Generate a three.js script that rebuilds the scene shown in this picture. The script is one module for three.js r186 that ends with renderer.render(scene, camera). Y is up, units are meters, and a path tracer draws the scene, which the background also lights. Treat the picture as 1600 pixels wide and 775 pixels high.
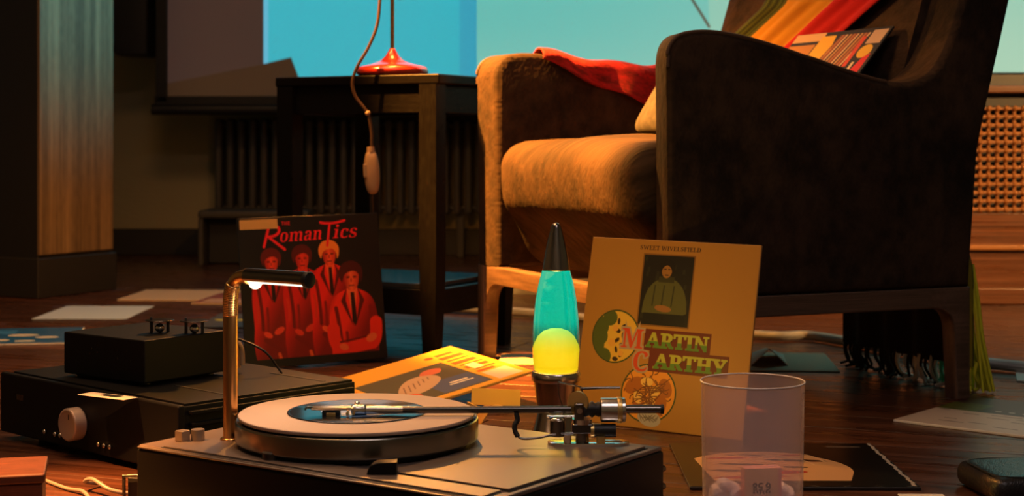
import * as THREE from 'three';
import { RoundedBoxGeometry } from 'three/addons/geometries/RoundedBoxGeometry.js';
import { mergeGeometries, mergeVertices, toCreasedNormals } from 'three/addons/utils/BufferGeometryUtils.js';
import { RectAreaLightUniformsLib } from 'three/addons/lights/RectAreaLightUniformsLib.js';

// ------------------------------------------------------------------ camera, lights, exposure
const scene = new THREE.Scene();
scene.background = new THREE.Color(0x000000);
const camera = new THREE.PerspectiveCamera(17.83, 1600 / 775, 0.1, 40);   // eye 0.47 m above the boards, level, lens shifted down
camera.position.set(0, 0.47, 0);
camera.setViewOffset(1600, 775, 0, 165.5, 1600, 775);
camera.focus = 2.2;
camera.userData.fStop = 7.5;
const renderer = new THREE.WebGLRenderer({ antialias: true });
renderer.toneMapping = THREE.LinearToneMapping;
renderer.toneMappingExposure = 1.0;
renderer.shadowMap.enabled = true;
RectAreaLightUniformsLib.init();

function areaLight(name, color, nits, w, h, from, to) {
  const l = new THREE.RectAreaLight(color, nits, w, h);
  l.name = name; l.position.set(...from); l.lookAt(...to); scene.add(l);
  return l;
}
function spotLight(name, color, cd, from, to, angle, penumbra, radius) {
  const l = new THREE.SpotLight(color, cd, 0, angle, penumbra, 2);
  l.name = name; l.position.set(...from); l.target.position.set(...to);
  l.castShadow = true; l.shadow.radius = radius; scene.add(l); scene.add(l.target);
  return l;
}
const lin3 = (r, g, b) => new THREE.Color().setRGB(r, g, b);
const AMBER = new THREE.Color().setRGB(1, 0.50, 0.16), WARM = new THREE.Color().setRGB(1, 0.52, 0.22);
// the two projection screens, upper halves (above the picture's frame)
areaLight('left_screen_glow', new THREE.Color().setRGB(0.3, 0.56, 0.85), 0.6, 1.1, 1.1, [-0.42, 1.7, -6.16], [-0.42, 1.7, 0]);
areaLight('right_screen_glow', new THREE.Color().setRGB(0.25, 0.72, 0.75), 0.7, 2.2, 0.9, [1.0, 1.65, -4.76], [1.0, 1.65, 0]);
// unseen warm panel overhead, placed to light the sleeves, turntable and floor
areaLight('unseen_ceiling_panel_glow', WARM, 11, 1.2, 0.8, [-0.8, 2.82, -2.5], [-0.8, 0, -2.5001]);
areaLight('unseen_front_panel_glow', new THREE.Color().setRGB(1, 0.8, 0.76), 5, 1.2, 0.8, [0.5, 2.82, -0.3], [0.5, 0, -0.3001]);  // out of view overhead, placed to light the beaker and foreground metal
// unseen spotlights, placed to light the armchair, left floor, radiator cover and column
spotLight('unseen_orange_spot_beam', lin3(1, 0.36, 0.045), 420, [-1.5, 2.72, -3.0], [0.05, 0.42, -3.18], 0.15, 0.25, 2);
spotLight('unseen_floor_spot_beam', lin3(1, 0.36, 0.08), 230, [-1.7, 2.6, -1.7], [-0.62, 0, -2.04], 0.1, 0.7, 3);
spotLight('unseen_amber_spot_beam', AMBER, 24, [2.45, 1.25, -2.6], [1.35, 0.1, -4.4], 0.5, 0.5, 4);
spotLight('unseen_blue_spot_beam', new THREE.Color().setRGB(0.1, 0.55, 0.85), 60, [1.2, 2.7, -3.3], [-1.35, 1.3, -4.85], 0.24, 0.7, 4);

// ------------------------------------------------------------------ helpers
let seed = 20240611;
const rnd = () => { seed = (seed + 0x6D2B79F5) | 0; let t = Math.imul(seed ^ (seed >>> 15), 1 | seed); t = (t + Math.imul(t ^ (t >>> 7), 61 | t)) ^ t; return ((t ^ (t >>> 14)) >>> 0) / 4294967296; };
const rr = (a, b) => a + (b - a) * rnd();
const V = (x, y, z) => new THREE.Vector3(x, y, z);
const taken = new Map();
const numbered = (n) => { const k = taken.get(n) ?? 0; taken.set(n, k + 1); return k ? n + '_' + String(k).padStart(3, '0') : n; };
function shadows(o) { o.castShadow = o.receiveShadow = true; return o; }
function mesh(name, geo, mat, parent, pos, rot) {
  const m = shadows(new THREE.Mesh(geo, mat));
  m.name = parent ? name : numbered(name);
  if (pos) m.position.set(...pos);
  if (rot) m.rotation.set(...rot);
  (parent || scene).add(m);
  return m;
}
function tag(o, label, category, group) { o.userData.label = label; o.userData.category = category; if (group) o.userData.group = group; return o; }
function thing(name, label, category, pos = [0, 0, 0], turn = 0, group) {
  const g = new THREE.Group(); g.name = numbered(name); g.position.set(...pos); g.rotation.y = turn; scene.add(g);
  return tag(g, label, category, group);
}
function struct(name, geo, mat, pos, rot) { const m = mesh(name, geo, mat, null, pos, rot); m.userData.kind = 'structure'; return m; }
const box = (w, h, d, r = 0.002, s = 2) => new RoundedBoxGeometry(w, h, d, s, Math.min(r, w / 2.01, h / 2.01, d / 2.01));
const cyl = (r0, r1, h, n = 32) => new THREE.CylinderGeometry(r0, r1, h, n);
function moved(g, x = 0, y = 0, z = 0, rx = 0, ry = 0, rz = 0) {
  return g.applyMatrix4(new THREE.Matrix4().compose(V(x, y, z), new THREE.Quaternion().setFromEuler(new THREE.Euler(rx, ry, rz)), V(1, 1, 1)));
}
const lathe = (pts, n = 64) => new THREE.LatheGeometry(pts.map(([r, y]) => new THREE.Vector2(r, y)), n);
const merge = (list) => mergeGeometries(list.map((g) => { const h = g.index ? g.toNonIndexed() : g; for (const k of Object.keys(h.attributes)) if (!['position', 'normal', 'uv'].includes(k)) h.deleteAttribute(k); return h; }));
const tube = (pts, r, n = 40, k = 10, closed = false) => new THREE.TubeGeometry(new THREE.CatmullRomCurve3(pts.map((p) => V(...p)), closed, 'catmullrom', 0.5), n, r, k, closed);
function extrude(shape, depth, bevel = 0.002, seg = 2, curve = 16) {
  const g = new THREE.ExtrudeGeometry(shape, { depth: Math.max(depth - 2 * bevel, 1e-4), bevelEnabled: bevel > 0, bevelSize: bevel, bevelThickness: bevel, bevelOffset: -bevel, bevelSegments: seg, curveSegments: curve });
  return toCreasedNormals(g.translate(0, 0, bevel), 0.5);
}
const poly = (pts) => new THREE.Shape(pts.map(([x, y]) => new THREE.Vector2(x, y)));
// a soft block: rounded by r, then pushed by a function of its vertices
function soft(w, h, d, n, r, push) {
  let g = new THREE.BoxGeometry(w, h, d, n[0], n[1], n[2]); g.deleteAttribute('uv'); g.deleteAttribute('normal'); g = mergeVertices(g, 1e-5);
  const p = g.attributes.position, v = V(0, 0, 0), c = V(0, 0, 0);
  const warp = (x, half) => half * Math.sin((x / half) * Math.PI / 2 * 0.98) / Math.sin(Math.PI / 2 * 0.98);
  for (let i = 0; i < p.count; i++) {
    v.fromBufferAttribute(p, i); v.set(warp(v.x, w / 2), warp(v.y, h / 2), warp(v.z, d / 2));
    c.set(THREE.MathUtils.clamp(v.x, -w / 2 + r, w / 2 - r), THREE.MathUtils.clamp(v.y, -h / 2 + r, h / 2 - r), THREE.MathUtils.clamp(v.z, -d / 2 + r, d / 2 - r));
    v.sub(c); if (v.length() > 1e-6) v.setLength(Math.min(v.length(), r)); v.add(c);
    if (push) push(v);
    p.setXYZ(i, v.x, v.y, v.z);
  }
  g.computeVertexNormals();
  const uv = new Float32Array(p.count * 2);
  for (let i = 0; i < p.count; i++) { uv[i * 2] = p.getX(i) + 0.6 * p.getZ(i); uv[i * 2 + 1] = p.getY(i) + 0.5 * p.getZ(i); }
  g.setAttribute('uv', new THREE.BufferAttribute(uv, 2));
  return g;
}
// a sheet from f(u, v) -> [x, y, z], given a thickness by a second layer behind it
function sheet(f, nu, nv, thick = 0.002) {
  const pos = [], uv = [], idx = [], row = nv + 1, N = (nu + 1) * row;
  const P = []; for (let i = 0; i <= nu; i++) for (let j = 0; j <= nv; j++) { P.push(V(...f(i / nu, j / nv))); uv.push(i / nu, j / nv); }
  const at = (i, j) => P[Math.min(Math.max(i, 0), nu) * row + Math.min(Math.max(j, 0), nv)];
  const nor = [];
  for (let i = 0; i <= nu; i++) for (let j = 0; j <= nv; j++) nor.push(at(i + 1, j).clone().sub(at(i - 1, j)).cross(at(i, j + 1).clone().sub(at(i, j - 1))).normalize());
  for (const s of [0.5, -0.5]) P.forEach((p, k) => pos.push(p.x + nor[k].x * thick * s, p.y + nor[k].y * thick * s, p.z + nor[k].z * thick * s));
  for (let i = 0; i < nu; i++) for (let j = 0; j < nv; j++) {
    const a = i * row + j, b = a + row, c = b + 1, d = a + 1;
    idx.push(a, b, c, a, c, d, N + a, N + c, N + b, N + a, N + d, N + c);
  }
  const rim = []; for (let i = 0; i <= nu; i++) rim.push(i * row); for (let j = 1; j <= nv; j++) rim.push(nu * row + j); for (let i = nu - 1; i >= 0; i--) rim.push(i * row + nv); for (let j = nv - 1; j > 0; j--) rim.push(j);
  rim.forEach((a, k) => { const b = rim[(k + 1) % rim.length]; idx.push(a, N + a, N + b, a, N + b, b); });
  const g = new THREE.BufferGeometry();
  g.setAttribute('position', new THREE.Float32BufferAttribute(pos, 3)); g.setAttribute('uv', new THREE.Float32BufferAttribute([...uv, ...uv], 2)); g.setIndex(idx);
  g.computeVertexNormals();
  return g;
}

// ------------------------------------------------------------------ textures
function canvasTex(w, h, draw, srgb = true) {
  const c = document.createElement('canvas'); c.width = w; c.height = h; draw(c.getContext('2d'), w, h);
  const t = new THREE.CanvasTexture(c); if (srgb) t.colorSpace = THREE.SRGBColorSpace; t.wrapS = t.wrapT = THREE.RepeatWrapping; t.magFilter = THREE.LinearFilter;
  return t;
}
function noiseTex(n, f, srgb) {                       // f(u, v) -> [r, g, b] of 0..1, periodic noise at hand
  const d = new Uint8Array(n * n * 4);
  for (let y = 0; y < n; y++) for (let x = 0; x < n; x++) { const c = f(x / n, y / n), o = (y * n + x) * 4; for (let k = 0; k < 3; k++) d[o + k] = Math.max(0, Math.min(255, c[k] * 255)); d[o + 3] = 255; }
  const t = new THREE.DataTexture(d, n, n); t.wrapS = t.wrapT = THREE.RepeatWrapping; t.magFilter = THREE.LinearFilter; if (srgb) t.colorSpace = THREE.SRGBColorSpace; t.needsUpdate = true;
  return t;
}
function lattice(nx, ny) {                            // periodic value noise
  const a = new Float32Array(nx * ny).map(() => rnd());
  return (u, v) => { const x = u * nx, y = v * ny, i = Math.floor(x), j = Math.floor(y), s = x - i, t = y - j, q = (i, j) => a[((j % ny) + ny) % ny * nx + ((i % nx) + nx) % nx], e = (z) => z * z * (3 - 2 * z);
    return THREE.MathUtils.lerp(THREE.MathUtils.lerp(q(i, j), q(i + 1, j), e(s)), THREE.MathUtils.lerp(q(i, j + 1), q(i + 1, j + 1), e(s)), e(t)); };
}
const L1 = lattice(4, 40), L2 = lattice(9, 130), L3 = lattice(7, 7), L4 = lattice(31, 31), L5 = lattice(127, 127);
const woodTex = noiseTex(512, (u, v) => { const g = 0.62 + 0.26 * L1(u, v) + 0.2 * L2(u, v) - 0.08 * L5(u, v); return [g, g * 0.97, g * 0.94]; }, true);
const woodRough = noiseTex(256, (u, v) => { const g = 0.75 + 0.3 * (L1(u, v) - 0.5) + 0.35 * (L4(u, v) - 0.5); return [g, g, g]; });
const clothTex = noiseTex(512, (u, v) => { const g = 0.62 + 0.36 * L3(u, v) + 0.3 * (L4(u, v) - 0.5) + 0.16 * (L5(u, v) - 0.5); return [g, g, g]; }, true);
const clothBump = noiseTex(512, (u, v) => { const g = 0.5 + 0.5 * (L3(u, v) - 0.5) + 0.35 * (L4(u, v) - 0.5) + 0.2 * (L5(u, v) - 0.5); return [g, g, g]; });
const fineBump = noiseTex(256, (u, v) => { const g = 0.5 + 0.5 * (L5(u, v) - 0.5) + 0.3 * (L4(u, v) - 0.5); return [g, g, g]; });
const scratchRough = noiseTex(256, (u, v) => { const g = 0.8 + 0.4 * (L4(u, v) - 0.5) + 0.4 * (L3(u, v) - 0.5); return [g, g, g]; });
const rep = (t, x, y) => { const c = t.clone(); c.repeat.set(x, y); c.needsUpdate = true; return c; };
const std = (o) => new THREE.MeshPhysicalMaterial(o);
const lin = (r, g, b) => new THREE.Color().setRGB(r, g, b);

// ------------------------------------------------------------------ materials
const M = {
  wall: std({ color: lin(0.36, 0.31, 0.18), roughness: 0.9, bumpMap: rep(fineBump, 6, 6), bumpScale: 0.002 }),
  ceiling: std({ color: lin(0.25, 0.22, 0.2), roughness: 0.9 }),
  baseboard: std({ color: lin(0.02, 0.017, 0.015), roughness: 0.5 }),
  floorUnder: std({ color: lin(0.02, 0.012, 0.008), roughness: 0.8 }),
  planks: [[0.13, 0.05, 0.027], [0.115, 0.045, 0.025], [0.15, 0.056, 0.029], [0.10, 0.041, 0.024]].map((c) => std({ color: lin(...c), map: woodTex, roughness: 0.42, roughnessMap: woodRough, bumpMap: woodTex, bumpScale: 0.0004 })),
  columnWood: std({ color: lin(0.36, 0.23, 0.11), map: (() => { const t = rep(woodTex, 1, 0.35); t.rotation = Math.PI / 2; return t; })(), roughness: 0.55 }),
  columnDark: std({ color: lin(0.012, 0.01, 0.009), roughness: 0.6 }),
  black: std({ color: lin(0.012, 0.012, 0.013), roughness: 0.5 }),
  blackMetal: std({ color: lin(0.007, 0.007, 0.008), roughness: 0.5, specularIntensity: 0.35 }),
  blackPlastic: std({ color: lin(0.008, 0.0075, 0.0075), roughness: 0.4, specularIntensity: 0.35 }),
  deck: std({ color: lin(0.2, 0.15, 0.125), roughness: 0.4, metalness: 0.35, bumpMap: rep(fineBump, 4, 4), bumpScale: 0.00008 }),
  deckEdge: std({ color: lin(0.35, 0.29, 0.24), roughness: 0.35, metalness: 0.7 }),
  chrome: std({ color: lin(0.9, 0.87, 0.83), roughness: 0.12, metalness: 1 }),
  steel: std({ color: lin(0.72, 0.68, 0.62), roughness: 0.26, metalness: 1 }),
  platter: std({ color: lin(0.36, 0.34, 0.3), roughness: 0.24, metalness: 1 }),
  lampBase: std({ color: lin(0.55, 0.46, 0.4), roughness: 0.24, metalness: 1 }),
  darkChrome: std({ color: lin(0.22, 0.2, 0.19), roughness: 0.22, metalness: 1 }),
  brass: std({ color: lin(0.8, 0.55, 0.2), roughness: 0.36, metalness: 0.75 }),
  bronze: std({ color: lin(0.72, 0.42, 0.17), roughness: 0.27, metalness: 1 }),
  gunmetal: std({ color: lin(0.1, 0.095, 0.09), roughness: 0.25, metalness: 0.9 }),
  mat: std({ color: lin(0.66, 0.48, 0.38), roughness: 0.75, bumpMap: rep(fineBump, 6, 6), bumpScale: 0.0002 }),
  vinyl: std({ color: lin(0.012, 0.011, 0.011), roughness: 0.16, clearcoat: 0.4, clearcoatRoughness: 0.1 }),
  velvet: std({ color: lin(0.052, 0.027, 0.014), map: rep(clothTex, 2.2, 1.6), roughness: 0.85, specularIntensity: 0.5, bumpMap: rep(clothBump, 2.2, 1.4), bumpScale: 0.0035 }),
  velvetDark: std({ color: lin(0.016, 0.013, 0.012), roughness: 0.8, map: rep(clothTex, 2, 2), bumpMap: rep(clothBump, 2, 2), bumpScale: 0.002 }),
  piping: std({ color: lin(0.06, 0.03, 0.016), roughness: 0.7 }),
  railWood: std({ color: lin(0.17, 0.105, 0.075), map: rep(woodTex, 2, 2), roughness: 0.5 }),
  tableWood: std({ color: lin(0.005, 0.0042, 0.0045), roughness: 0.5, specularIntensity: 0.25, roughnessMap: woodRough }),
  redCloth: std({ color: lin(0.62, 0.012, 0.02), map: rep(clothTex, 2, 2), roughness: 0.85, bumpMap: rep(fineBump, 5, 5), bumpScale: 0.001 }),
  greyCloth: std({ color: lin(0.05, 0.042, 0.038), map: rep(clothTex, 3, 3), roughness: 0.9 }),
  redPaint: std({ color: lin(0.42, 0.025, 0.012), roughness: 0.22, clearcoat: 0.6, clearcoatRoughness: 0.1 }),
  cable: std({ color: lin(0.02, 0.016, 0.013), roughness: 0.4 }),
  brownCable: std({ color: lin(0.07, 0.035, 0.018), roughness: 0.4 }),
  tanCable: std({ color: lin(0.5, 0.3, 0.17), roughness: 0.5 }),
  greyCable: std({ color: lin(0.25, 0.21, 0.18), roughness: 0.4 }),
  ivory: std({ color: lin(0.4, 0.26, 0.15), roughness: 0.4 }),
  white: std({ color: lin(0.72, 0.69, 0.66), roughness: 0.6, map: clothTex }),
  paper: std({ color: lin(0.7, 0.66, 0.6), roughness: 0.8 }),
  blueLitPaper: std({ color: lin(0.5, 0.62, 0.8), roughness: 0.7 }),  // white sheet with the blue screen light put into its colour
  card: std({ color: lin(0.55, 0.42, 0.3), roughness: 0.8 }),
  yellowCard: std({ color: lin(0.75, 0.40, 0.07), roughness: 0.75 }),
  sleeveBlack: std({ color: lin(0.014, 0.012, 0.012), roughness: 0.35 }),
  sleeveTan: std({ color: lin(0.45, 0.22, 0.05), roughness: 0.55 }),
  screenFabric: std({ color: lin(0.62, 0.52, 0.44), roughness: 0.9 }),
  radiator: std({ color: lin(0.05, 0.045, 0.04), roughness: 0.5 }),
  grilleWood: std({ color: lin(0.55, 0.24, 0.07), roughness: 0.4, map: rep(woodTex, 3, 3) }),
  coverWood: std({ color: lin(0.2, 0.075, 0.03), roughness: 0.42, map: woodTex, roughnessMap: woodRough }),
  crate: std({ color: lin(0.12, 0.035, 0.018), roughness: 0.5, map: rep(woodTex, 2, 2) }),
  leather: std({ color: lin(0.014, 0.014, 0.017), roughness: 0.38, bumpMap: rep(fineBump, 6, 6), bumpScale: 0.0008 }),
};

// ------------------------------------------------------------------ the room
const floor = struct('floor', box(7.2, 0.06, 8.2, 0.002), M.floorUnder, [0, -0.052, -2.6]);
{ // boards run from the left back to the right front
  const ang = -0.36, w = 0.125, dir = [Math.cos(ang), Math.sin(ang)], nrm = [Math.sin(-ang), Math.cos(ang)];
  const variants = [];
  for (let k = 0; k < 5; k++) {
    const g = box(1.9, 0.02, w - 0.0025, 0.0012, 1), p = g.attributes.position, uv = new Float32Array(p.count * 2), o = rnd(), q = rnd();
    for (let i = 0; i < p.count; i++) { uv[i * 2] = o + p.getX(i) / 1.4; uv[i * 2 + 1] = q + p.getZ(i) / 0.62; }
    g.setAttribute('uv', new THREE.BufferAttribute(uv, 2)); variants.push(g);
  }
  let n = 0;
  for (let r = -24; r < 34; r++) {
    const off = (r * 0.731 % 1) * 1.9;
    for (let k = -4; k < 4; k++) {
      const a = k * 1.903 + off, b = r * w, x = a * dir[0] + b * nrm[0], Z = 3.4 + a * dir[1] + b * nrm[1];
      if (Z < 1.0 || Z > 6.9 || Math.abs(x) > 0.42 * Z + 1.2 || Math.abs(x) > 3.3) continue;
      const m = mesh('plank', variants[n % 5], M.planks[(n * 7 + r) % 4 < 0 ? 0 : (n * 7 + r + 96) % 4], floor, [x, 0.042 - (n % 3) * 0.0001, -Z + 2.6], [0, -ang * -1, 0]);
      m.rotation.y = Math.atan2(dir[1], dir[0]); n++;
    }
  }
}
struct('wall_back', box(7.2, 3.1, 0.12), M.wall, [0, 1.5, -6.66]);
struct('wall_left', box(0.12, 3.1, 8.2), M.wall, [-3.6, 1.5, -2.6]);
struct('wall_right', box(0.12, 3.1, 8.2), M.wall, [3.6, 1.5, -2.6]);
struct('wall_front', box(7.2, 3.1, 0.12), M.wall, [0, 1.5, 1.5]);
struct('wall_recess', box(3.6, 3.1, 1.72), M.wall, [1.72, 1.5, -5.74]);
struct('ceiling', box(7.3, 0.1, 8.3), M.ceiling, [0, 3.08, -2.6]);
struct('baseboard_back', box(3.6, 0.11, 0.03, 0.004), M.baseboard, [-1.8, 0.055, -6.58]);

{ // square column on the left: timber panel on one face, the rest near black
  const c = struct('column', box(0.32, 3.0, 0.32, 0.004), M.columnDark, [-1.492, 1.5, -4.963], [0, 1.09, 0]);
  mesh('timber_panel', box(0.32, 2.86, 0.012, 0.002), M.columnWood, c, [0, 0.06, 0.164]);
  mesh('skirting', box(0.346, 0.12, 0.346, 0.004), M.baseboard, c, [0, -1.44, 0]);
}

// ------------------------------------------------------------------ projection screens
{
  const X0 = -1.35, X1 = 0.25, Y0 = 0.65, Y1 = 2.35;
  const img = canvasTex(1024, 1024, (c, w, h) => {
    const X = (x) => (x - X0) / (X1 - X0) * w, Y = (y) => h - (y - Y0) / (Y1 - Y0) * h;
    c.fillStyle = '#000'; c.fillRect(0, 0, w, h);
    c.fillStyle = '#14121a'; c.beginPath(); c.moveTo(X(X0), Y(0.70)); c.lineTo(X(-0.974), Y(0.776)); c.lineTo(X(-0.974), 0); c.lineTo(X(X0), 0); c.fill();
    c.fillStyle = '#00abbb'; c.beginPath(); c.moveTo(X(-0.974), 0); c.lineTo(X(-0.974), Y(0.776)); c.lineTo(X(-0.866), Y(0.802)); c.lineTo(X(-0.835), Y(0.72)); c.lineTo(X(-0.82), Y(Y0)); c.lineTo(w, h); c.lineTo(w, 0); c.fill();
    c.fillStyle = '#4cb0cc'; c.beginPath(); c.moveTo(X(-0.974), 0); c.lineTo(X(-0.974), Y(0.776)); c.lineTo(X(-0.955), Y(0.78)); c.lineTo(X(-0.955), 0); c.fill();
    c.fillStyle = '#0098b4'; c.fillRect(X(-0.205), 0, w, h);
  });
  const s = thing('projection_screen', 'black bordered projection screen with bright cyan image behind the side table', 'screen', [0, 0, 0], 0);
  mesh('screen_fabric', box(X1 - X0, Y1 - Y0, 0.006, 0.001), (() => { const m = M.screenFabric.clone(); return m; })(), s, [(X0 + X1) / 2, (Y0 + Y1) / 2, -6.2]);
  const img_m = std({ color: lin(0.36, 0.29, 0.24), roughness: 0.9, emissive: new THREE.Color(1, 1, 1), emissiveMap: img });
  mesh('screen_image', new THREE.PlaneGeometry(X1 - X0, Y1 - Y0), img_m, s, [(X0 + X1) / 2, (Y0 + Y1) / 2, -6.1962]);
  mesh('border', box(0.045, Y1 - Y0 + 0.05, 0.02, 0.003), M.black, s, [X0 - 0.022, (Y0 + Y1) / 2, -6.195]);
  mesh('border', box(X1 - X0 + 0.1, 0.036, 0.02, 0.003), M.black, s, [(X0 + X1) / 2, Y0 - 0.018, -6.195]);
  mesh('bottom_bar', moved(cyl(0.021, 0.021, X1 - X0 + 0.16, 20), 0, 0, 0, 0, 0, Math.PI / 2), M.black, s, [(X0 + X1) / 2 + 0.02, Y0 - 0.052, -6.19]);
  mesh('hanging_case', box(X1 - X0 + 0.2, 0.12, 0.12, 0.01), M.black, s, [(X0 + X1) / 2, Y1 + 0.08, -6.2]);
}
{
  const X0 = -0.107, X1 = 2.25, Y0 = 0.682, Y1 = 2.15;
  const img = canvasTex(1024, 640, (c, w, h) => {
    const X = (x) => (x - X0) / (X1 - X0) * w, Y = (y) => h - (y - Y0) / (Y1 - Y0) * h;
    c.fillStyle = '#52b6ae'; c.fillRect(0, 0, w, h);
    c.fillStyle = '#72bcac'; c.beginPath(); c.moveTo(X(0.55), 0); c.lineTo(X(0.6), Y(0.8)); c.lineTo(X(0.7), Y(Y0)); c.lineTo(w, h); c.lineTo(w, 0); c.fill();
    c.strokeStyle = '#123b3a'; c.lineWidth = 3.4; c.beginPath(); c.moveTo(X(0.45), Y(1.06)); c.lineTo(X(0.60), Y(0.818)); c.stroke();
  });
  const s = thing('projection_screen', 'pale green screen panel behind the armchair with dark bottom rail', 'screen');
  mesh('screen_fabric', box(X1 - X0, Y1 - Y0, 0.02, 0.002), M.screenFabric, s, [(X0 + X1) / 2, (Y0 + Y1) / 2, -4.812]);
  mesh('screen_image', new THREE.PlaneGeometry(X1 - X0, Y1 - Y0), std({ color: lin(0.18, 0.18, 0.16), roughness: 0.9, emissive: new THREE.Color(1, 1, 1), emissiveMap: img }), s, [(X0 + X1) / 2, (Y0 + Y1) / 2, -4.8012]);
  mesh('bottom_rail', box(X1 - X0, 0.05, 0.06, 0.012, 3), std({ color: lin(0.018, 0.022, 0.026), roughness: 0.45 }), s, [(X0 + X1) / 2, Y0 - 0.026, -4.80]);
}
{ // wall loudspeaker left of the screen
  const s = thing('wall_speaker', 'black loudspeaker on a bracket left of the cyan screen', 'speaker', [-1.56, 0.86, -6.3]);
  mesh('cabinet', extrude(poly([[-0.09, 0.02], [-0.02, -0.05], [0.1, -0.05], [0.1, 0.5], [-0.09, 0.5]]), 0.2, 0.01, 3), M.black, s, [0.03, 0, -0.1]);
  mesh('bracket', box(0.05, 0.06, 0.24, 0.006), M.black, s, [0.02, 0.3, -0.2]);
}

// ------------------------------------------------------------------ radiator and bench under the screen, radiator cover on the right
{
  const r = thing('radiator', 'dim column radiator under the cyan projection screen', 'radiator', [-0.66, 0.17, -6.42]);
  const rib = mergeGeometries([box(0.03, 0.39, 0.05, 0.012, 3), box(0.03, 0.39, 0.05, 0.012, 3).translate(0, 0, -0.055)]);
  for (let k = 0; k < 24; k++) mesh('column', rib, M.radiator, r, [(k - 11.5) * 0.046, 0.2, 0]);
  mesh('header_pipe', moved(cyl(0.014, 0.014, 1.1, 16), 0, 0, 0, 0, 0, Math.PI / 2), M.radiator, r, [0, 0.03, -0.03]);
  mesh('header_pipe', moved(cyl(0.014, 0.014, 1.1, 16), 0, 0, 0, 0, 0, Math.PI / 2), M.radiator, r, [0, 0.37, -0.03]);
  for (const x of [-0.45, 0.45]) mesh('foot', box(0.03, 0.17, 0.06, 0.004), M.radiator, r, [x, -0.085, -0.03]);
}
{
  const b = thing('low_bench', 'dark low bench in front of the radiator beside the column', 'bench', [-0.98, 0, -6.1]);
  mesh('seat', box(0.42, 0.03, 0.24, 0.01, 3), M.radiator, b, [0, 0.195, 0]);
  for (const x of [-0.2, 0.2]) mesh('leg', box(0.02, 0.18, 0.22, 0.006), M.radiator, b, [x, 0.09, 0]);
  mesh('front_panel', box(0.37, 0.17, 0.02, 0.004), M.black, b, [0, 0.09, 0.02]);
}
{
  const r = thing('radiator_cover', 'wooden radiator cover with woven grille lit orange behind the armchair', 'radiator cover', [1.3, 0, -4.6]);
  const W = 1.9;
  mesh('carcass', box(W, 0.56, 0.14, 0.004), M.black, r, [0, 0.3, -0.1]);
  mesh('shelf_top', box(W + 0.06, 0.022, 0.22, 0.005), M.coverWood, r, [0, 0.622, -0.05]);
  mesh('top_rail', box(W, 0.04, 0.03, 0.004), M.black, r, [0, 0.59, 0]);
  mesh('lower_panel', box(W, 0.265, 0.03, 0.004), M.coverWood, r, [0, 0.1325, 0]);
  mesh('moulding', box(W + 0.02, 0.016, 0.05, 0.005), M.grilleWood, r, [0, 0.165, 0.012]);
  mesh('skirting', box(W + 0.02, 0.05, 0.05, 0.006), M.coverWood, r, [0, 0.025, 0.012]);
  const v = box(0.0105, 0.31, 0.01, 0.004, 2), h = box(W, 0.0105, 0.01, 0.004, 2), knot = new THREE.SphereGeometry(0.0085, 8, 6);
  for (let k = 0; k < 76; k++) mesh('upright_slat', v, M.grilleWood, r, [-0.94 + k * 0.025, 0.42, 0.002]);
  for (let k = 0; k < 13; k++) mesh('cross_slat', h, M.grilleWood, r, [0, 0.274 + k * 0.0245, 0.008]);
  const ks = []; for (let k = 30; k < 76; k++) for (let j = 0; j < 13; j++) ks.push(knot.clone().translate(-0.94 + k * 0.025, 0.274 + j * 0.0245, 0.013));
  const km = mesh('weave_knots', mergeGeometries(ks), M.grilleWood, r); km.userData.kind = 'stuff';
}
{ // white trim cable lying on the boards behind the armchair
  const p = [[-0.2, -4.36], [0.05, -4.22], [0.26, -4.03], [0.5, -3.80], [0.62, -3.72], [0.7, -3.73], [0.78, -3.60], [0.85, -3.46], [1.05, -3.2], [1.35, -3.1]].map(([x, z]) => [x, 0.0135, z]);
  const g = tube(p, 0.0115, 120, 10);
  tag(mesh('cable_trunking', g, M.white), 'long white flexible cable snaking over the floor behind the armchair', 'cable');
}

// ------------------------------------------------------------------ side table with lamp
const TT = -0.488;                                    // turn of the side table
{
  const t = thing('side_table', 'black square wooden side table with a low shelf carrying the red lamp', 'table', [-0.262, 0, -3.622], TT);
  // legs' centres +-0.187 along x, +-0.158 along z
  const legG = (() => { const g = new THREE.BoxGeometry(0.042, 0.594, 0.042, 1, 8, 1).toNonIndexed(); const p = g.attributes.position; for (let i = 0; i < p.count; i++) { const k = Math.max(0, -(p.getY(i) + 0.12) / 0.18); p.setX(i, p.getX(i) * (1 - 0.3 * k)); p.setZ(i, p.getZ(i) * (1 - 0.3 * k)); } g.computeVertexNormals(); return g; })();
  for (const x of [-1, 1]) for (const z of [-1, 1]) mesh('leg', legG, M.tableWood, t, [x * 0.187, 0.297, z * 0.158]);
  mesh('tabletop', box(0.43, 0.022, 0.355, 0.004, 2), M.tableWood, t, [0, 0.605, 0]);
  for (const z of [-1, 1]) mesh('apron', box(0.34, 0.06, 0.018, 0.002), M.tableWood, t, [0, 0.563, z * 0.158]);
  for (const x of [-1, 1]) mesh('apron', box(0.018, 0.06, 0.28, 0.002), M.tableWood, t, [x * 0.187, 0.563, 0]);
  mesh('shelf', box(0.335, 0.012, 0.3, 0.002), std({ color: lin(0.03, 0.03, 0.035), roughness: 0.18 }), t, [0, 0.158, 0]);
  for (const z of [-1, 1]) mesh('shelf_rail', box(0.34, 0.055, 0.018, 0.002), M.tableWood, t, [0, 0.125, z * 0.158]);
  for (const x of [-1, 1]) mesh('shelf_rail', box(0.018, 0.055, 0.28, 0.002), M.tableWood, t, [x * 0.187, 0.125, 0]);
}
const LAMP = [-0.266, 0.6165, -3.515];
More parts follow.
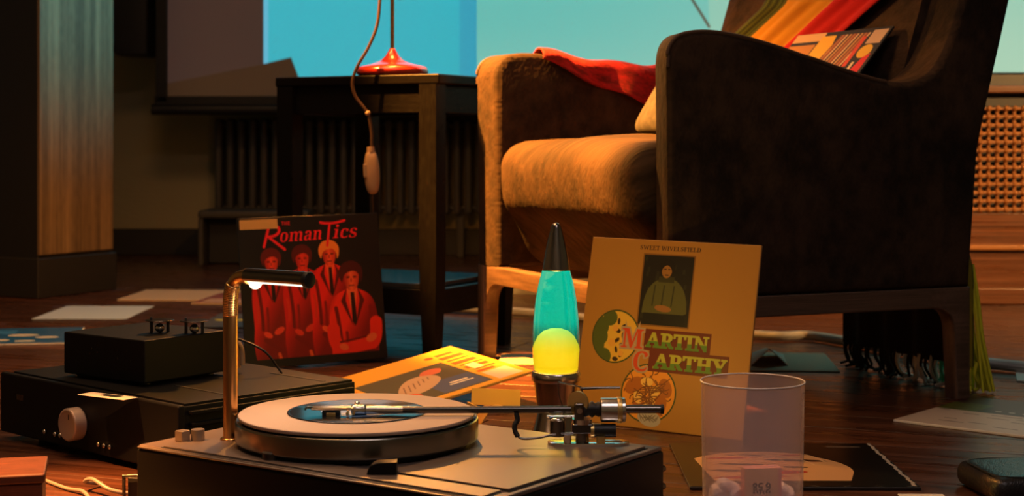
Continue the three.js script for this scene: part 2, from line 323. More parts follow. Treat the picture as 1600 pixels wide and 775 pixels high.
{
  const l = thing('table_lamp', 'table lamp with round glossy red base on the black side table', 'lamp', LAMP);
  mesh('lamp_base', lathe([[0.0001, 0], [0.072, 0], [0.079, 0.004], [0.08, 0.012], [0.076, 0.02], [0.05, 0.026], [0.028, 0.033], [0.016, 0.044], [0.009, 0.056], [0.006, 0.062], [0.0001, 0.062]], 64), M.redPaint, l);
  mesh('stem', cyl(0.0045, 0.0045, 0.27, 16), M.bronze, l, [0, 0.195, 0]);
  mesh('socket', lathe([[0.0001, 0], [0.011, 0], [0.012, 0.012], [0.0155, 0.03], [0.0155, 0.038], [0.0001, 0.038]], 24), M.gunmetal, l, [0, 0.325, 0]);
  mesh('bulb', lathe([[0.0001, -0.032], [0.012, -0.03], [0.026, -0.014], [0.03, 0.004], [0.024, 0.022], [0.013, 0.038], [0.0001, 0.044]].reverse().map(([a, b]) => [a, -b]), 32), std({ color: lin(0.9, 0.7, 0.4), emissive: lin(1, 0.62, 0.25), emissiveIntensity: 6, roughness: 0.4 }), l, [0, 0.40, 0]);
  mesh('lamp_shade', lathe([[0.13, 0.362], [0.1295, 0.363], [0.075, 0.52], [0.0765, 0.52], [0.1315, 0.362], [0.13, 0.362]], 64), std({ color: lin(0.6, 0.2, 0.05), roughness: 0.9, transmission: 0.35 }), l);
  mesh('shade_ring', new THREE.TorusGeometry(0.076, 0.002, 8, 48), M.gunmetal, l, [0, 0.52, 0], [Math.PI / 2, 0, 0]);
  for (const a of [0, 2.1, 4.2]) mesh('shade_spoke', moved(cyl(0.0012, 0.0012, 0.076, 6), 0.038, 0, 0, 0, 0, Math.PI / 2), M.gunmetal, l, [0, 0.52, 0], [0, a, 0]);
  const p = new THREE.PointLight(lin(1, 0.40, 0.07), 4, 0, 2); p.name = 'table_lamp_bulb_glow'; p.position.set(0, 0.40, 0); p.castShadow = true; p.shadow.radius = 1.1; l.add(p);
  // cord with its inline switch, hanging over the front of the table (a loop from the socket above)
  const c = tube([[-0.008, 0.335, 0.006], [-0.014, 0.26, 0.04], [-0.02, 0.18, 0.075], [-0.026, 0.11, 0.085], [-0.045, 0.06, 0.086], [-0.07, 0.016, 0.087], [-0.08, -0.019, 0.087], [-0.072, -0.05, 0.087], [-0.048, -0.083, 0.087], [-0.039, -0.12, 0.086], [-0.038, -0.165, 0.085]], 0.0036, 90, 10);
  mesh('cord', c, M.brownCable, l);
  mesh('cord', tube([[-0.038, -0.26, 0.085], [-0.038, -0.31, 0.075], [-0.04, -0.40, 0.06], [-0.05, -0.52, 0.058], [-0.12, -0.606, 0.04]], 0.0036, 40, 8), M.cable, l);
  mesh('bead', new THREE.SphereGeometry(0.006, 16, 12), M.ivory, l, [-0.047, -0.084, 0.087]);
  const sw = soft(0.034, 0.096, 0.026, [10, 16, 8], 0.012, (v) => { const k = 1 - 0.42 * Math.pow(Math.abs(v.y) / 0.048, 2.2); v.x *= k; v.z *= k; });
  const s = mesh('inline_switch', sw, M.ivory, l, [-0.038, -0.212, 0.085], [0, 0.2, 0.05]);
  mesh('rocker', box(0.008, 0.03, 0.01, 0.003), M.ivory, s, [-0.015, 0.004, 0.006]);
  mesh('collar', cyl(0.008, 0.009, 0.012, 16), M.ivory, s, [0, 0.05, 0]);
}

// ------------------------------------------------------------------ armchair
const CH = { x: 0.09, z: -3.04, turn: -1.165 };
{
  const a = thing('armchair', 'dark brown velvet armchair with sloping arms on wooden frame legs', 'armchair', [CH.x, 0, CH.z], CH.turn);
  const HW = 0.43, AW = 0.105;
  // frame: four legs with curved brackets, four rails
  const legShape = () => { const s = new THREE.Shape(); s.moveTo(0, 0); s.lineTo(0.03, 0); s.lineTo(0.036, 0.125); s.quadraticCurveTo(0.038, 0.166, 0.078, 0.168); s.lineTo(0.09, 0.168); s.lineTo(0.09, 0.205); s.lineTo(0, 0.205); s.lineTo(0, 0); return s; };
  const lg = extrude(legShape(), 0.036, 0.003, 2, 10);
  // shape x runs backwards into the chair for front legs, forwards for rear legs
  for (const sx of [-1, 1]) {
    mesh('leg', lg.clone().translate(0, 0, -0.018).rotateY(Math.PI / 2), M.railWood, a, [sx * (HW - 0.02), 0, -0.004]);
    mesh('leg', lg.clone().translate(0, 0, -0.018).rotateY(-Math.PI / 2), M.railWood, a, [sx * (HW - 0.02), 0, -0.632]);
    mesh('side_rail', box(0.036, 0.037, 0.47, 0.003), M.railWood, a, [sx * (HW - 0.02), 0.1865, -0.318]);
  }
  const br = extrude((() => { const s = new THREE.Shape(); s.moveTo(0, 0.205); s.lineTo(0, 0.11); s.quadraticCurveTo(0.004, 0.166, 0.06, 0.168); s.lineTo(HW * 2 - 0.136, 0.168); s.quadraticCurveTo(HW * 2 - 0.08, 0.166, HW * 2 - 0.076, 0.11); s.lineTo(HW * 2 - 0.076, 0.205); s.lineTo(0, 0.205); return s; })(), 0.03, 0.003, 2, 10);
  mesh('front_rail', br, M.railWood, a, [-HW + 0.038, 0, -0.038]);
  mesh('rear_rail', br.clone(), M.railWood, a, [-HW + 0.038, 0, -0.63]);
  // arms: side profile (distance back, height), extruded across
  const armShape = () => {
    const s = new THREE.Shape(); s.moveTo(0.004, 0.205); s.lineTo(0, 0.60); s.quadraticCurveTo(0.0, 0.648, 0.035, 0.656);
    s.bezierCurveTo(0.1, 0.672, 0.2, 0.645, 0.33, 0.607); s.bezierCurveTo(0.42, 0.582, 0.49, 0.566, 0.535, 0.592); s.bezierCurveTo(0.58, 0.625, 0.60, 0.70, 0.632, 0.80);
    s.quadraticCurveTo(0.655, 0.872, 0.71, 0.875); s.quadraticCurveTo(0.755, 0.872, 0.745, 0.81); s.bezierCurveTo(0.722, 0.70, 0.675, 0.56, 0.652, 0.45); s.lineTo(0.632, 0.205); s.lineTo(0.004, 0.205);
    return s;
  };
  const armG = () => {
    const g = new THREE.ExtrudeGeometry(armShape(), { depth: AW - 0.03, bevelEnabled: true, bevelSize: 0.015, bevelThickness: 0.015, bevelOffset: -0.015, bevelSegments: 6, curveSegments: 28, steps: 1 });
    g.translate(0, 0, 0.015).rotateY(Math.PI / 2);     // x 0..AW across, z = -distance back
    return g;
  };
  for (const sx of [-1, 1]) {
    const g = armG(), p = g.attributes.position;
    for (let i = 0; i < p.count; i++) {
      let x = p.getX(i), z = p.getZ(i);
      const across = sx > 0 ? x : AW - x;              // 0 at the inner face, AW at the outer
      const f = THREE.MathUtils.clamp(1 + z / 0.25, 0, 1); z -= (sx > 0 ? 0.3 : 0.06) * (AW - across) * f;
      p.setXYZ(i, x, p.getY(i), z);
    }
    g.translate(sx > 0 ? HW - AW : -HW, 0, 0);
    const u = g.attributes.uv; for (let i = 0; i < p.count; i++) u.setXY(i, p.getX(i) + p.getZ(i) * 0.9, p.getY(i));
    const am = mesh('arm', toCreasedNormals(g, 0.7), M.velvet, a);
    const pts = armShape().getPoints(28), ed = [];
    for (const q of pts) if (q.y > 0.22 && ed.length < 70) { const f = THREE.MathUtils.clamp(1 - q.x / 0.25, 0, 1); ed.push(q); if (q.x > 0.6 && q.y > 0.8) break; }
    mesh('arm_piping', new THREE.TubeGeometry(new THREE.CatmullRomCurve3(ed.map((q) => V(sx * (HW - 0.005), q.y - 0.004, -q.x - 0.004 * (q.y < 0.62 ? 1 : 0)))), 160, 0.0042, 8), M.piping, am);
  }
  // seat block: bulging cushion over a front panel
  const seat = soft(0.652, 0.265, 0.60, [28, 24, 24], 0.05, (v) => {
    const fy = (v.y + 0.1325) / 0.265, fx = 1 - Math.pow(Math.abs(v.x) / 0.326, 4), fr = THREE.MathUtils.smoothstep(v.z, 0.1, 0.3);
    v.z += fr * (0.022 * Math.sin(Math.PI * Math.min(1, Math.max(0, (fy - 0.35) / 0.85))) - 0.2 * Math.max(0, 0.52 - fy)) * (0.5 + 0.5 * fx);
    if (v.y > 0.06) v.y += 0.016 * fx * (1 - Math.pow(Math.abs(v.z) / 0.31, 4)) + 0.004 * Math.sin(v.x * 17 + 1) * fx;
  });
  const st = mesh('seat_cushion', seat, M.velvet, a, [0, 0.335, -0.315]);
  const sm = []; for (let k = 0; k <= 24; k++) { const x = -0.302 + k * 0.02517; sm.push([x, 0.092 + 0.007 * Math.cos(x * 9) - 0.010 * (1 - Math.pow(Math.abs(x) / 0.326, 4)), 0.3 + 0.013 * (1 - Math.pow(Math.abs(x) / 0.326, 3))]); }
  mesh('piping', tube(sm, 0.0035, 80, 8), M.piping, st);
  // back between the wings
  const backShape = () => { const s = new THREE.Shape(); s.moveTo(0.50, 0.30); s.lineTo(0.515, 0.46); s.bezierCurveTo(0.53, 0.56, 0.575, 0.68, 0.612, 0.80); s.quadraticCurveTo(0.64, 0.885, 0.70, 0.888); s.quadraticCurveTo(0.75, 0.885, 0.738, 0.81); s.bezierCurveTo(0.717, 0.70, 0.67, 0.56, 0.647, 0.45); s.lineTo(0.63, 0.205); s.lineTo(0.5, 0.205); s.lineTo(0.5, 0.30); return s; };
  const bg = new THREE.ExtrudeGeometry(backShape(), { depth: 0.68, bevelEnabled: false, curveSegments: 24, steps: 1 }); bg.translate(0, 0, -0.34).rotateY(Math.PI / 2);
  mesh('backrest', toCreasedNormals(bg, 0.7), M.velvet, a);
}
// chair-space point -> world
const inChair = (x, y, z) => V(x, y, z).applyAxisAngle(V(0, 1, 0), CH.turn).add(V(CH.x, 0, CH.z)).toArray();

{ // striped blanket over the far side of the back and down behind it
  const b = thing('striped_blanket', 'green yellow and red striped blanket draped over the armchair back', 'blanket', [CH.x, 0, CH.z], CH.turn);
  const tex = canvasTex(512, 64, (c, w, h) => { [['#3f4a12', 0, 0.17], ['#c98a16', 0.17, 0.6], ['#c4060e', 0.6, 1]].forEach(([f, a, e]) => { c.fillStyle = f; c.fillRect(a * w, 0, (e - a) * w + 1, h); });
    for (let k = 0; k < 9; k++) { c.fillStyle = k % 2 ? '#59641a' : '#232a08'; c.fillRect((0.01 + k * 0.018) * w, 0, 4, h); } });
  const mat = std({ map: tex, roughness: 0.9, bumpMap: rep(fineBump, 5, 5), bumpScale: 0.001 });
  // front face of the back: height -> distance back
  const fz = (y) => -(y < 0.46 ? 0.515 : y < 0.80 ? 0.515 + 0.097 * Math.pow((y - 0.46) / 0.34, 1.15) : 0.612 + 0.05 * (y - 0.8) / 0.08);
  const dx = (y) => y < 0.76 ? 1.7 * (y - 0.692) : 0.119 + 0.4 * (y - 0.76);
  mesh('front_drape', sheet((u, v) => { const y = 0.60 + 0.285 * v, x = THREE.MathUtils.clamp(-0.315 + 0.46 * u + dx(y), -0.41 + 0.02 * u, 0.3); return [x, y, fz(y) + 0.014 + 0.006 * Math.sin(u * 19 + v * 3) + 0.003 * Math.sin(u * 41)]; }, 50, 36, 0.004), mat, b);
  mesh('top_fold', sheet((u, v) => { const x = -0.146 + 0.446 * u, t = v * Math.PI; return [x, 0.885 + 0.018 * Math.sin(t), -0.645 - 0.062 * (1 - Math.cos(t)) ]; }, 20, 10, 0.004), mat, b);
  const shadedDrapeTex = canvasTex(256, 32, (c, w, h) => { [['#0a0908', 0, 0.55], ['#1c1a12', 0.55, 0.62], ['#0b0a0a', 0.62, 0.86], ['#5a0d10', 0.86, 0.93], ['#8a7c10', 0.93, 1]].forEach(([f, a, e]) => { c.fillStyle = f; c.fillRect(a * w, 0, (e - a) * w + 1, h); }); });  // black stripes carry the shade behind the chair in their colour
  const bx = (u) => -0.02 + 0.405 * u;
  mesh('back_drape', sheet((u, v) => { const y = 0.05 + 0.76 * v, t = y < 0.45 ? 0.645 + 0.02 * (y - 0.2) : 0.657 + 0.105 * (y - 0.45) / 0.36; return [bx(u) - 0.10 * THREE.MathUtils.smoothstep(y, 0.22, 0.42) * u, y, -t - 0.022 - 0.008 * Math.sin(u * 26) - 0.02 * Math.max(0, 0.25 - y)]; }, 40, 24, 0.004), std({ map: shadedDrapeTex, roughness: 0.95 }), b);
  const fr = { dark: [], pale: [], green: [], lime: [] };
  for (let k = 0; k < 70; k++) {
    const u = k / 69, x = bx(u) + rr(-0.004, 0.004), kind = u > 0.94 ? 'lime' : u > 0.74 && u < 0.80 ? 'green' : u > 0.45 && rnd() < 0.5 ? 'pale' : 'dark';
    const z = -0.672 - 0.012 * Math.sin(u * 26), o = rr(-0.015, 0.015);
    fr[kind].push(tube([[x, 0.058, z], [x + o * 0.4, 0.035, z + 0.004], [x + o, 0.012, z - rr(0, 0.012)], [x + o * 2.2, 0.0035, z + rr(-0.03, 0.02)]], kind === 'dark' ? 0.003 : 0.0036, 10, 5));
  }
  for (let k = 0; k < 14; k++) { const x = bx(1) - 0.03 + k * 0.003, z = -0.675 - rr(0, 0.02); fr.lime.push(tube([[x - 0.02, 0.24, z + 0.004], [x - 0.008, 0.17, z], [x, 0.1, z - 0.004], [x + rr(0, 0.03), 0.005, z - rr(0, 0.03)]], 0.003, 14, 5)); }
  const fm = { dark: [0.02, 0.018, 0.016], pale: [0.85, 0.84, 0.84], green: [0.1, 0.75, 0.55], lime: [0.75, 0.7, 0.03] };
  for (const k of Object.keys(fr)) { const m = mesh('fringe', mergeGeometries(fr[k]), std({ color: lin(...fm[k]), roughness: 0.9 }), b); m.userData.kind = 'stuff'; if (k !== 'dark') m.userData.label = { pale: 'pale grey tassel strands', green: 'sea green tassel strands', lime: 'yellow green tassel strands' }[k]; }
}
{ // red cloth over the far arm
  const armTop = (t) => t < 0.1 ? 0.66 : 0.664 - 0.02 * Math.pow((t - 0.08) / 0.12, 1.4) * (t < 0.2 ? 1 : 0) - (t >= 0.2 ? 0.02 + (t - 0.2) * 0.27 : 0);
  const f = (u, v) => {
    const t = 0.115 + 0.40 * u, top = Math.max(armTop(t) + 0.008, 0.672 - 0.03 * Math.sin(Math.PI * 0.8 * u)), d = 0.012 + 0.10 * u;
    const s = v * (0.07 + d);                          // path over the arm: across the top, then down the inner face
    const x = s < 0.07 ? -0.395 + s : -0.325 + 0.008 + 0.004 * Math.sin(u * 14), y = s < 0.07 ? top - 0.012 * Math.pow(Math.abs(s - 0.04) / 0.04, 2) : top - 0.012 - (s - 0.07);
    return inChair(x + 0.004 * Math.sin(u * 23 + v * 2), y + 0.004 * Math.sin(u * 17), -t + 0.012 * (v - 0.5));
  };
  tag(mesh('red_cloth', sheet(f, 60, 24, 0.004), M.redCloth), 'bright red cloth draped over the far arm of the armchair', 'cloth');
}
{ // grey cushion leaning in the seat
  const c = thing('grey_cushion', 'grey brown cushion leaning inside the armchair seat', 'cushion', inChair(0.145, 0.474, -0.155), CH.turn);
  mesh('cover', soft(0.3, 0.17, 0.06, [18, 14, 8], 0.028, (v) => { const k = (1 - Math.pow(v.x / 0.155, 2)) * (1 - Math.pow(v.y / 0.09, 2)); v.z *= 0.45 + 0.55 * k; }), M.greyCloth, c, [0, 0.085, -0.055], [-0.59, 0, 0]);
}

// ------------------------------------------------------------------ record sleeves
const SL = 0.312;
const onBlack = (c, w, h, f = '#0a0808') => { c.fillStyle = f; c.fillRect(0, 0, w, h); };
// origin: bottom-left corner; u along the bottom, v up the face
function sleeve(name, label, category, o, u, v, edgeMat, draw, opts = {}) {
  const U = V(...u).normalize(), N = U.clone().cross(V(...v)).normalize(), W = N.clone().cross(U);
  const g = new THREE.Group(); g.name = numbered(name); scene.add(g); tag(g, label, category, opts.group);
  const w = opts.w ?? SL, h = opts.h ?? SL, th = opts.th ?? 0.0045;
  g.quaternion.setFromRotationMatrix(new THREE.Matrix4().makeBasis(U, W, N));
  g.position.set(...o);
  mesh('card_cover', box(w, h, th, 0.0012, 2), edgeMat, g, [w / 2, h / 2, -th / 2]);
  if (draw) {
    const t = canvasTex(opts.px ?? 512, opts.py ?? 512, draw); t.wrapS = t.wrapT = THREE.ClampToEdgeWrapping;
    mesh('printed_front', new THREE.PlaneGeometry(w - 0.003, h - 0.003), std({ map: t, roughness: opts.rough ?? 0.5, clearcoat: opts.coat ?? 0.15, clearcoatRoughness: 0.3 }), g, [w / 2, h / 2, 0.0003]);
  }
  return g;
}
// 1: black sleeve with four red-suited figures, leaning on the side table
function figure(c, x, y, s, hair, suit, face, arms) {
  c.save(); c.translate(x, y); c.scale(s, s);
  const body = () => { c.beginPath(); c.moveTo(-12, 24); c.bezierCurveTo(-30, 34, -58, 34, -62, 84); c.bezierCurveTo(-66, 130, -58, 170, -62, 200); c.bezierCurveTo(-70, 260, -52, 300, -40, 340); c.lineTo(46, 340); c.bezierCurveTo(60, 280, 66, 240, 58, 200); c.bezierCurveTo(60, 160, 66, 120, 60, 80); c.bezierCurveTo(54, 34, 30, 34, 12, 24); c.closePath(); };
  const g = c.createLinearGradient(-62, 0, 62, 60); g.addColorStop(0, '#6e0606'); g.addColorStop(0.3, suit); g.addColorStop(0.62, suit); g.addColorStop(1, '#8a0907'); c.fillStyle = g; body(); c.fill();
  c.save(); body(); c.clip();
  for (const [x0, y0, x1, y1, w, f] of [[-44, 70, -36, 190, 9, '#7a0706'], [44, 70, 40, 190, 9, '#8a0806'], [-20, 130, -26, 240, 7, '#930a07'], [22, 130, 26, 240, 7, '#930a07'], [-30, 220, 24, 262, 12, '#850806'], [-52, 110, -50, 170, 6, '#e8351a'], [52, 100, 52, 150, 6, '#f04a1e'], [8, 262, 20, 340, 10, '#f0561e'], [-24, 280, -14, 340, 7, '#e23818']]) { c.strokeStyle = f; c.lineWidth = w; c.lineCap = 'round'; c.beginPath(); c.moveTo(x0, y0); c.quadraticCurveTo((x0 + x1) / 2 + 6, (y0 + y1) / 2, x1, y1); c.stroke(); }
  c.restore();
  c.fillStyle = face; c.beginPath(); c.moveTo(-14, 22); c.lineTo(0, 112); c.lineTo(14, 22); c.fill();
  c.fillStyle = '#240303'; c.beginPath(); c.moveTo(-4, 34); c.lineTo(5, 34); c.lineTo(8, 104); c.lineTo(2, 116); c.lineTo(-4, 104); c.fill();
  c.fillStyle = '#5e0505'; c.beginPath(); c.moveTo(-14, 22); c.lineTo(-30, 54); c.lineTo(-2, 116); c.lineTo(-18, 52); c.fill(); c.beginPath(); c.moveTo(14, 22); c.lineTo(30, 54); c.lineTo(4, 116); c.lineTo(18, 52); c.fill();
  const h = c.createLinearGradient(-22, 0, 24, 0); h.addColorStop(0, '#a01008'); h.addColorStop(0.45, face); h.addColorStop(1, '#c42a10'); c.fillStyle = h;
  c.beginPath(); c.moveTo(-20, -12); c.bezierCurveTo(-21, 14, -12, 30, 0, 31); c.bezierCurveTo(12, 30, 21, 14, 20, -12); c.bezierCurveTo(14, -28, -14, -28, -20, -12); c.fill();
  c.fillStyle = hair; c.beginPath(); c.moveTo(-24, 10); c.bezierCurveTo(-38, -10, -30, -40, -6, -42); c.bezierCurveTo(10, -48, 36, -32, 30, -8); c.bezierCurveTo(30, 2, 26, 8, 22, 12); c.bezierCurveTo(24, -8, 16, -18, 4, -18); c.bezierCurveTo(-8, -16, -18, -12, -20, -2); c.closePath(); c.fill();
  c.fillStyle = 'rgba(70,4,4,0.8)'; c.beginPath(); c.ellipse(-8, -3, 5, 2.4, 0, 0, 7); c.ellipse(9, -3, 5, 2.4, 0, 0, 7); c.fill(); c.fillRect(-7, 16, 14, 2.4); c.fillStyle = 'rgba(120,8,6,0.6)'; c.fillRect(-2, 0, 3, 9);
  if (arms) {
    c.strokeStyle = suit; c.lineWidth = 32; c.lineCap = 'round'; c.beginPath(); c.moveTo(-54, 120); c.quadraticCurveTo(-56, 172, -20, 170); c.lineTo(44, 158); c.quadraticCurveTo(56, 150, 56, 110); c.stroke();
    c.strokeStyle = '#6e0605'; c.lineWidth = 4; c.beginPath(); c.moveTo(-52, 188); c.lineTo(46, 176); c.moveTo(-38, 152); c.lineTo(34, 142); c.stroke(); c.fillStyle = face; c.beginPath(); c.ellipse(42, 146, 15, 10, -0.4, 0, 7); c.fill(); c.beginPath(); c.ellipse(-30, 164, 12, 8, 0.3, 0, 7); c.fill();
  } else { c.fillStyle = face; c.beginPath(); c.ellipse(12, 196, 17, 9, -0.5, 0, 7); c.fill(); c.beginPath(); c.ellipse(-22, 206, 14, 8, 0.5, 0, 7); c.fill(); }
  c.restore();
}
sleeve('record_sleeve', 'black record sleeve with four red-suited figures leaning on the side table', 'record sleeve', [-0.545, 0.003, -3.24], [0.895, 0.02, -0.44], [0.018, 0.30, -0.06], M.sleeveBlack, (c, w, h) => {
  onBlack(c, w, h, '#050404');
  figure(c, 110, 156, 1.2, '#6a0c08', '#ee1a12', '#ff4a28');
  figure(c, 222, 150, 1.22, '#5a0a08', '#e41610', '#f23a20');
  figure(c, 322, 140, 1.25, '#ff8a2c', '#fa2014', '#ff5a2a');
  figure(c, 398, 226, 1.45, '#4a0806', '#ff2c16', '#ff6a34', true);
  c.fillStyle = '#0a0808'; c.fillRect(0, 486, w, 26);
  c.fillStyle = '#ff1e28'; c.strokeStyle = '#ff1e28'; c.lineJoin = c.lineCap = 'round';
  c.font = 'italic bold 62px serif'; c.save(); c.translate(142, 86); c.rotate(-0.02); c.scale(158 / c.measureText('oman').width, 1); c.fillText('oman', 0, 0); c.restore(); c.save(); c.translate(338, 82); c.scale(92 / c.measureText('ics').width, 1); c.fillText('ics', 0, 0); c.restore();
  c.lineWidth = 10; c.beginPath(); c.moveTo(88, 100); c.lineTo(110, 30); c.quadraticCurveTo(150, 24, 146, 48); c.quadraticCurveTo(138, 66, 106, 66); c.lineTo(162, 112); c.stroke();        // R
  c.lineWidth = 9; c.beginPath(); c.moveTo(298, 24); c.quadraticCurveTo(340, 34, 388, 20); c.moveTo(332, 30); c.lineTo(318, 106); c.stroke();                                           // T
  c.font = 'bold 17px sans-serif'; c.fillText('THE', 156, 28);
  c.fillStyle = '#d8a85e'; c.fillRect(6, 4, 136, 34);
}, { rough: 0.42 });
// 2: tan sleeve, leaning on the armchair
sleeve('record_sleeve', 'tan record sleeve with a portrait photo and slab lettering leaning on the armchair', 'record sleeve', [0.1, 0.003, -2.655], [0.834, -0.012, 0.535], [0.008, 0.312, -0.075], M.sleeveTan, (c, w, h) => {
  c.fillStyle = '#b9802f'; c.fillRect(0, 0, w, h);
  c.fillStyle = '#3a1f0a'; c.font = 'bold 17px serif'; c.textAlign = 'center'; c.fillText('SWEET WIVELSFIELD', 246, 26);
  // portrait panel
  c.fillStyle = '#8a5a1c'; c.fillRect(166, 36, 160, 200); c.fillStyle = '#1c150c'; c.fillRect(170, 40, 152, 192);
  c.fillStyle = '#2c2a18'; for (let k = 0; k < 24; k++) c.fillRect(172 + (k * 37) % 140, 44 + (k * 53) % 170, 8, 14);
  c.fillStyle = '#5c5a28'; c.beginPath(); c.moveTo(178, 200); c.quadraticCurveTo(180, 116, 228, 106); c.lineTo(264, 104); c.quadraticCurveTo(312, 120, 314, 196); c.lineTo(290, 206); c.lineTo(196, 206); c.fill();
  c.strokeStyle = '#37361a'; c.lineWidth = 4; for (const x of [212, 240, 270]) { c.beginPath(); c.moveTo(x, 122); c.lineTo(x - 4, 180); c.stroke(); }
  c.fillStyle = '#14100a'; c.fillRect(184, 200, 126, 32);
  c.fillStyle = '#a06a30'; c.beginPath(); c.ellipse(242, 186, 26, 9, 0.1, 0, 7); c.fill();
  c.fillStyle = '#3c3818'; c.fillRect(220, 98, 48, 16);
  c.fillStyle = '#a5702e'; c.beginPath(); c.ellipse(243, 80, 16, 22, 0, 0, 7); c.fill();
  c.fillStyle = '#1a0e06'; c.beginPath(); c.ellipse(243, 68, 24, 20, 0, Math.PI, 0); c.quadraticCurveTo(268, 96, 260, 92); c.quadraticCurveTo(258, 70, 243, 66); c.quadraticCurveTo(226, 70, 226, 94); c.fill();
  c.fillStyle = '#40250f'; c.fillRect(234, 76, 7, 3); c.fillRect(246, 76, 7, 3); c.fillRect(238, 92, 11, 3);
  // round vignettes: foliage, and two dancing children as plain shapes
  c.fillStyle = '#3d4a1e'; c.beginPath(); c.arc(106, 272, 74, 0, 7); c.fill(); c.fillStyle = '#e8b53a'; c.beginPath(); c.arc(106, 272, 70, 0, 7); c.fill();
  c.save(); c.beginPath(); c.arc(106, 272, 70, 0, 7); c.clip();
  c.fillStyle = '#55601f'; for (const [x, y, r] of [[52, 250, 30], [84, 222, 22], [48, 300, 26], [74, 330, 24], [58, 276, 24]]) { c.beginPath(); c.arc(x, y, r, 0, 7); c.fill(); }
  c.fillStyle = '#3a2410'; for (let k = 0; k < 9; k++) { c.beginPath(); c.ellipse(112 + (k * 17) % 34, 230 + k * 13, 4 + k % 3, 9, k, 0, 7); c.fill(); } c.fillStyle = '#e8a63c'; for (const [x, y, r] of [[104, 250, 9], [96, 290, 11], [128, 318, 8]]) { c.beginPath(); c.arc(x, y, r, 0, 7); c.fill(); } c.restore();
  c.fillStyle = '#3d4a1e'; c.beginPath(); c.ellipse(226, 418, 84, 80, 0, 0, 7); c.fill(); c.fillStyle = '#ef9a2c'; c.beginPath(); c.ellipse(226, 418, 80, 76, 0, 0, 7); c.fill();
  c.strokeStyle = '#6a3a12'; c.lineWidth = 3; for (let k = 0; k < 26; k++) { const a = k * 2.4, r = 12 + (k * 29) % 56; c.beginPath(); c.arc(226 + r * Math.cos(a), 416 + r * Math.sin(a), 6 + (k * 7) % 12, a, a + 3); c.stroke(); }
  c.fillStyle = '#b5651c'; for (const [x, y, r] of [[180, 400, 20], [258, 452, 24], [206, 456, 16], [276, 400, 18]]) { c.beginPath(); c.ellipse(x, y, r, r * 1.5, x, 0, 7); c.fill(); }
  c.fillStyle = '#f6c25a'; for (const [x, y] of [[218, 388], [246, 412], [196, 430], [232, 444]]) { c.beginPath(); c.ellipse(x, y, 13, 19, y, 0, 7); c.fill(); }
  c.strokeStyle = '#7a4416'; c.lineWidth = 2.5; for (let k = 0; k < 22; k++) { c.beginPath(); c.moveTo(160 + (k * 47) % 130, 362 + (k * 31) % 110); c.quadraticCurveTo(180 + (k * 61) % 110, 380 + (k * 23) % 90, 170 + (k * 53) % 120, 392 + (k * 41) % 90); c.stroke(); }
  c.fillStyle = '#b3a892'; c.beginPath(); c.ellipse(236, 484, 36, 22, 0.2, 0, 7); c.fill(); c.strokeStyle = '#6d6250'; c.lineWidth = 2; for (let k = 0; k < 14; k++) { c.beginPath(); c.moveTo(206 + k * 4.4, 474 + (k * 5) % 9); c.lineTo(214 + (k * 7) % 48, 494 - (k * 3) % 12); c.stroke(); }
  // lettering on two dark bands
  c.fillStyle = '#6e2410'; c.fillRect(196, 244, 200, 58); c.fillRect(216, 300, 238, 58);
  c.textAlign = 'left'; c.font = 'bold 52px serif';
  const band = (t, x, y, wd) => { c.save(); c.translate(x, y); c.scale(wd / c.measureText(t).width, 1); c.fillStyle = '#2c1a0a'; c.fillText(t, 2, 3); c.fillStyle = c.strokeStyle = '#b9b53a'; c.lineWidth = 3; c.fillText(t, 0, 0); c.strokeText(t, 0, 0); c.restore(); c.save(); c.beginPath(); c.rect(x, y - 16, wd, 18); c.clip(); c.translate(x, y); c.scale(wd / c.measureText(t).width, 1); c.fillStyle = c.strokeStyle = '#5f8a2c'; c.lineWidth = 3; c.fillText(t, 0, 0); c.strokeText(t, 0, 0); c.restore(); };
  band('ARTIN', 202, 292, 188); band('ARTHY', 232, 348, 216);
  c.font = 'bold 74px serif'; c.lineWidth = 10; c.strokeStyle = '#b79a78'; c.strokeText('M', 124, 300); c.fillStyle = '#d6481c'; c.fillText('M', 124, 300);
  c.strokeText('C', 166, 360); c.fillStyle = '#d6481c'; c.fillText('C', 166, 360);
}, { rough: 0.55, coat: 0.05 });
